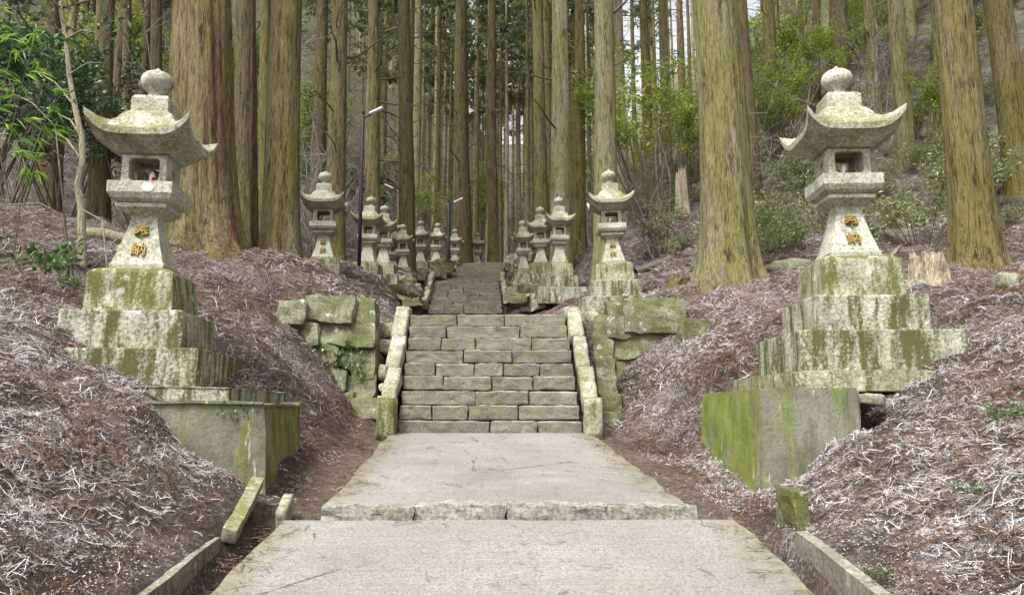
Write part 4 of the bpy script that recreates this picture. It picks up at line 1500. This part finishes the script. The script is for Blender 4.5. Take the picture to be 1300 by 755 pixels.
obj('crown', leaf_mesh('crown', P, np.tile([.2, 0, -.3], (len(P), 1)), .11, .045, rng, M['dark_leaf'], .8), sap)
# arching bare shoots over the left crest
for i, cps in enumerate((((0, 260, 8.7), (50, 258, 8.8), (78, 272, 8.9), (98, 298, 9.0)), ((98, 262, 8.4), (130, 280, 8.2), (150, 298, 8.0)), ((0, 112, 9.2), (40, 130, 9.2), (70, 160, 9.2), (100, 195, 9.3)))):
    pts = [at(*q) for q in cps]
    b = pts[-1].copy()
    b.z = gzf(b.x, b.y)
    if i < 2: pts[-1] = b - Vector((0, 0, .05))
    pts[-1] = b - Vector((0, 0, .05))
    tag(obj('bare_shoot', tubes_mesh([([p - b for p in pts], [.006] + [.01] * (len(pts) - 2) + [.012])], M['sapling'], 'bare_shoot', 6), None, b),
        ('long pale arching shoot over the left crest', 'thin brown shoot leaning behind the lichen spotted lantern shaft', 'bare shoot crossing in front of the crooked sapling')[i], 'shoot')


# ivy on the left wall and the left block
def ivy(name, box, Y, n, L, label, rng):
    u0, u1, v0, v1 = box
    P = np.array([tuple(at(rng.uniform(u0, u1), rng.uniform(v0, v1), Y + rng.uniform(-.06, .04))) for _ in range(n)])
    b = P.mean(0)
    o = obj(name, leaf_mesh(name, P - b, np.tile([0, -.6, -.4], (n, 1)), L, L * .8, rng, M['ivy']), None, b)
    return tag(o, label, 'ivy')


M['ivy'] = leaf_mat('ivy_leaf', (.04, .09, .025), (.09, .16, .05), (.3, .36, .2), .4, .25)
ivy('ivy', (398, 462, 440, 480), 10.28, 240, .045, 'small leaved ivy creeping over the green wall', rng)
ivy('ivy', (275, 330, 510, 530), 5.68, 90, .022, 'tiny ivy leaves hanging over the top of the grey block', rng)
ivy('ivy', (785, 850, 465, 512), 10.62, 160, .05, 'small green plants rooted in the joints of the right wall', rng)

# ------------------------------------------------------------------ needle litter: cedar sprays and twigs strewn over the banks
def spray_proto(seed):
    """a fallen cedar spray: bent stem with short needles on both sides; triangles only, length about 1"""
    rr = random.Random(seed)
    V, F = [], []
    bend = rr.uniform(-.5, .5)
    def pt(t): return Vector((t, bend * t * t * .6, .05 * math.sin(t * 3)))
    for k in range(2):
        a, b = pt(k / 2), pt((k + 1) / 2)
        w = .022 * (1 - k * .25)
        o = len(V)
        V += [a + Vector((0, w, 0)), a - Vector((0, w, .0)), b + Vector((0, w * .7, .01)), b - Vector((0, w * .7, 0))]
        F += [(o, o + 1, o + 2), (o + 1, o + 3, o + 2)]
    for k in range(7):
        t = .15 + .85 * k / 7
        p = pt(t)
        sg = 1 if k % 2 else -1
        l = rr.uniform(.2, .42)
        d = Vector((rr.uniform(.4, .9), sg * rr.uniform(.4, 1), rr.uniform(-.1, .55))).normalized() * l
        o = len(V)
        V += [p + Vector((.026, 0, 0)), p - Vector((.026, 0, 0)), p + d]
        F.append((o, o + 1, o + 2))
    return np.array([tuple(v) for v in V]), np.array(F)


def twig_proto(seed):
    rr = random.Random(seed)
    V, F = [], []
    pts = [Vector((k / 4, rr.uniform(-.06, .06), .06 * math.sin(k * 1.3 + seed))) for k in range(5)]
    for k in range(4):
        a, b = pts[k], pts[k + 1]
        w = .014
        o = len(V)
        V += [a + Vector((0, w, 0)), a + Vector((0, -w, w)), b + Vector((0, w, 0)), b + Vector((0, -w, w))]
        F += [(o, o + 1, o + 2), (o + 1, o + 3, o + 2)]
    return np.array([tuple(v) for v in V]), np.array(F)


PROTO = [spray_proto(i) for i in range(6)] + [twig_proto(i) for i in range(4)]


def scatter(n, region, Lr, seed, twigfrac=.25, lift=.012):
    rng = np.random.default_rng(seed)
    x0, x1, y0, y1 = region
    x = rng.uniform(x0, x1, n)
    y = rng.uniform(y0, y1, n)
    s = x - cx(y)
    hw = np.where(y < 5.4, 1.66, np.where(y < 9.5, 1.45, 1.35))
    dens = np.clip((np.abs(s) - hw) / .5, 0, 1) * .9 + .14 * (np.abs(s) > hw - .35)
    dens = np.where(np.abs(s) < hw - .3, .0, dens)
    clump = .55 + .6 * (fbm(np.stack([x * 1.6, y * 1.6, x * 0], -1), 7, 2))
    keep = rng.uniform(0, 1, n) < dens * np.clip(clump + .35, .25, 1)
    # keep the view of frustum edge loosely
    keep &= np.abs(x) < .78 * y + 1.2
    return x[keep], y[keep], rng


def build_litter(x, y, rng, Lr, twigfrac, name_acc, white_bias=0., lift=.01):
    n = len(x)
    e = .04
    z = gz(x, y)
    nx_ = -(gz(x + e, y) - gz(x - e, y)) / (2 * e)
    ny_ = -(gz(x, y + e) - gz(x, y - e)) / (2 * e)
    Nn = np.stack([nx_, ny_, np.ones(n)], -1)
    Nn += rng.normal(0, .28, Nn.shape)
    Nn /= np.linalg.norm(Nn, axis=1, keepdims=True)
    az = rng.uniform(0, 6.283, n)
    Tn = np.stack([np.cos(az), np.sin(az), np.zeros(n)], -1)
    Tn -= Nn * (Tn * Nn).sum(1, keepdims=True)
    Tn /= np.linalg.norm(Tn, axis=1, keepdims=True)
    Bn = np.cross(Nn, Tn)
    L = rng.uniform(*Lr, n)
    p = np.stack([x, y], -1)
    p3 = np.stack([x, y, x * 0], -1)
    wf = fbm(p3 * 1.1, 21, 3) * .5 + .5 * fbm(p3 * 5, 23, 2) + white_bias
    rf = fbm(p3 * .8, 31, 3)
    base = rng.uniform(.02, .74, n)
    iswhite = rng.uniform(0, 1, n) < np.clip(.1 + .6 * wf + np.clip((8 - y) / 14, 0, .22), .02, .7)
    base = np.where(iswhite, rng.uniform(.7, .96, n), base)
    isred = (~iswhite) & (rng.uniform(0, 1, n) < np.clip(-.05 + .55 * rf, .01, .5))
    base = np.where(isred, rng.uniform(.14, .3, n), base)
    sp_ = np.abs(x - cx(y))
    strip = (sp_ < 1.9) & (y < 10)
    base = np.where(strip & (rng.uniform(0, 1, n) < .75), rng.uniform(.12, .34, n), base)
    typ = np.where(rng.uniform(0, 1, n) < twigfrac, rng.integers(6, 10, n), rng.integers(0, 6, n))
    L = np.where(typ >= 6, L * 1.9, L)
    for k in range(10):
        sel = np.where(typ == k)[0]
        if not len(sel): continue
        pv, pf = PROTO[k]
        co = (np.stack([x, y, z + lift], -1)[sel, None, :] + L[sel, None, None] * (
            pv[None, :, 0:1] * Tn[sel, None, :] + pv[None, :, 1:2] * Bn[sel, None, :] + pv[None, :, 2:3] * Nn[sel, None, :])
            - .5 * L[sel, None, None] * Tn[sel, None, :])
        name_acc.append((co.reshape(-1, 3), (pf[None] + (np.arange(len(sel)) * len(pv))[:, None, None]).reshape(-1, 3), np.repeat(base[sel], len(pf))))


def flush(acc, name, label, cat='litter'):
    V, F, T = [], [], []
    o = 0
    for v, f, t in acc:
        V.append(v)
        F.append(f + o)
        T.append(t)
        o += len(v)
    me = mesh_np(name, np.concatenate(V), np.concatenate(F), M['litter'], False, np.concatenate(T))
    return tag(obj(name, me), label, cat, None, 'stuff')


acc = []
x, y, rng2 = scatter(190000, (-6.5, 6.5, 2.4, 7.8), None, 1)
build_litter(x, y, rng2, (.025, .075), .2, acc, .1)
x, y, rng2 = scatter(120000, (-10, 10, 7.8, 13.5), None, 2)
build_litter(x, y, rng2, (.045, .11), .25, acc, -.05)
x, y, rng2 = scatter(50000, (-14, 14, 13.5, 22), None, 3)
build_litter(x, y, rng2, (.09, .2), .25, acc, -.05)
# frosted crumbs of leaf between the twigs
rngf = np.random.default_rng(77)
nf = 520000
fx = rngf.uniform(-6.5, 6.5, nf)
fy = 2.4 + 9.6 * rngf.uniform(0, 1, nf) ** 1.2
fs = np.abs(fx - cx(fy))
fp = np.stack([fx, fy, fx * 0], -1)
ok = (fs > np.where(fy < 5.4, 1.7, 1.5)) & (np.abs(fx) < .78 * fy + 1) & (rngf.uniform(0, 1, nf) < np.clip(.22 + 1.1 * fbm(fp * 1.9, 41, 3), 0, 1) * np.clip((10.5 - fy) / 4, .12, 1))
fx, fy = fx[ok], fy[ok]
nf = len(fx)
c0 = np.stack([fx, fy, gz(fx, fy) + rngf.uniform(.008, .03, nf)], -1)
d1 = rngf.normal(0, 1, (nf, 3)) * [1, 1, .5]
d1 /= np.linalg.norm(d1, axis=1, keepdims=True)
d2 = np.cross(d1, rngf.normal(0, 1, (nf, 3)))
d2 /= np.linalg.norm(d2, axis=1, keepdims=True)
ls = rngf.uniform(.003, .0105, (nf, 1)) * (.6 + fy[:, None] * .07)
fv = np.stack([c0 - d1 * ls, c0 + d2 * ls * .5, c0 + d1 * ls], 1).reshape(-1, 3)
acc.append((fv, np.arange(nf * 3).reshape(-1, 3), np.where(rngf.uniform(0, 1, nf) < .6, rngf.uniform(.74, .97, nf), rngf.uniform(.3, .75, nf))))
flush(acc, 'needle_litter', 'fallen brown cedar sprays and frosted twigs covering both banks')
# a few sprays dropped on the concrete
acc = []
rngp = np.random.default_rng(9)
n = 1500
yy = rngp.uniform(3, 9.4, n)
ss = rngp.normal(0, .6, n)
ss = np.clip(ss, -1.1, 1.1)
edge_ = rngp.uniform(0, 1, n) < .72
hw_ = np.where(yy < 5.2, 1.47, 1.2)
ss = np.where(edge_, rngp.choice([-1, 1], n) * (hw_ - np.abs(rngp.normal(0, .13, n)) + .02), ss)
xx = ss + cx(yy)
zz = pz(yy)
for i in range(n):
    if 5.1 < yy[i] < 5.5: continue
    k = rngp.integers(0, 10)
    pv, pf = PROTO[k]
    L = rngp.uniform(.03, .09) * (2.2 if rngp.random() < .1 else 1) * (1.5 if k > 5 else 1)
    a = rngp.uniform(0, 6.28)
    co = np.stack([pv[:, 0] * math.cos(a) - pv[:, 1] * math.sin(a), pv[:, 0] * math.sin(a) + pv[:, 1] * math.cos(a), np.clip(pv[:, 2], 0, .2)], -1) * L
    acc.append((co + np.array([xx[i], yy[i], zz[i] + .008]), pf, np.full(len(pf), rngp.uniform(.12, .4))))
flush(acc, 'fallen_sprays', 'small reddish cedar sprays strewn on the concrete path')


# ------------------------------------------------------------------ whole dead cedar sprays dropped on the banks
def fallen_variant(seed):
    rr = random.Random(seed)
    rng_ = np.random.default_rng(seed)
    pts = [Vector((k / 5 - .5, .12 * math.sin(k * .9 + seed), .04 + .03 * math.sin(k * 1.7))) for k in range(6)]
    specs = [(pts, [.010, .009, .008, .006, .004, .002])]
    P, D = [], []
    for k in range(14):
        t = rr.uniform(.15, 1)
        i = min(4, int(t * 5))
        q = pts[i].lerp(pts[i + 1], t * 5 - i)
        sg = 1 if k % 2 else -1
        e = q + Vector((rr.uniform(.15, .35), sg * rr.uniform(.08, .3), rr.uniform(-.03, .1)))
        specs.append(([q, q.lerp(e, .5) + Vector((0, 0, .02)), e], [.005, .004, .0015]))
        for m in range(26):
            P.append(q.lerp(e, rr.uniform(.15, 1)))
            D.append((rr.uniform(.3, 1), sg * rr.uniform(-.5, 1), rr.uniform(-.2, .5)))
    return tubes_mesh(specs, M['deadwood'], 'stem', 5), leaf_mesh('needles', np.array(P), np.array(D), .075, .008, rng_, M['dead_needle'], .3)


M['dead_needle'] = leaf_mat('dead_cedar_needle', (.13, .06, .035), (.24, .12, .075), (.33, .22, .16), .8, .2)
FV = [fallen_variant(400 + i) for i in range(3)]
fb = random.Random(3)
for (u, v, Y, sc) in ((130, 545, 4.7, .6), (60, 590, 4.1, .5), (300, 420, 8.3, .7), (215, 610, 4.7, .35), (40, 500, 5.2, .5), (340, 470, 7.9, .6), (95, 360, 8.4, .7), (450, 520, 8.6, .5), (30, 700, 3.4, .3),
                      (1285, 490, 5.6, .7), (1190, 705, 3.9, .35), (1270, 735, 3.6, .4), (930, 430, 9.4, .9), (1000, 415, 9.8, .8), (1120, 560, 5.6, .4), (850, 520, 8.8, .6), (1240, 600, 4.7, .4), (1255, 430, 8.0, .6), (990, 560, 6.1, .4)):
    p = at(u, v, Y)
    z = gzf(p.x, p.y)
    e = .15
    nx_ = (gzf(p.x - e, p.y) - gzf(p.x + e, p.y)) / (2 * e)
    ny_ = (gzf(p.x, p.y - e) - gzf(p.x, p.y + e)) / (2 * e)
    q = Vector((nx_, ny_, 1)).to_track_quat('Z', 'Y')
    left = p.x < 0
    root = empty('fallen_spray', (p.x, p.y, z + .015), 0, 'reddish dead cedar spray lying on the ' + ('bank under the lichen spotted lantern' if left else 'bank around the green drain hole block'), 'branch', 'fallen sprays on the left bank' if left else 'fallen sprays on the right bank')
    root.rotation_mode = 'QUATERNION'
    root.rotation_quaternion = q @ Matrix.Rotation(fb.uniform(0, 6.28), 3, 'Z').to_quaternion()
    root.scale = (sc, sc, sc)
    fv_ = fb.choice(FV)
    obj('stem', fv_[0], root)
    obj('needles', fv_[1], root)

# small green seedlings rooted in the banks
SD = shrub_variant(600, .5, .4, 6, 260, .09, .032, 'ivy')
for (u, v, Y, sc, lb) in ((38, 372, 7.9, 1.1, 'glossy green seedling on the left bank above the frosted litter'),
                          (95, 352, 8.6, .5, 'tiny green seedling behind the tiers of the lichen spotted lantern'),
                          (1282, 590, 5.0, .34, 'low green tuft in the frost on the right bank'),
                          (1120, 735, 3.8, .2, 'tiny green sprout at the edge of the right gutter wall'),
                          (1245, 655, 4.3, .24, 'small green sprout among the frosted twigs of the right bank'),
                          (1085, 300, 12.5, 1.2, 'green seedling clump behind the shaft of the right lantern'),
                          (1230, 300, 14.5, 1.3, 'green seedling clump behind the straight cedar by the stump'),
                          (880, 352, 12.6, .7, 'green grass tuft at the foot of the thick grey cedar')):
    p = at(u, v, Y)
    put_shrub('seedling', SD, (p.x, p.y, gzf(p.x, p.y) - .02), u * .7, sc, lb, 'plant')
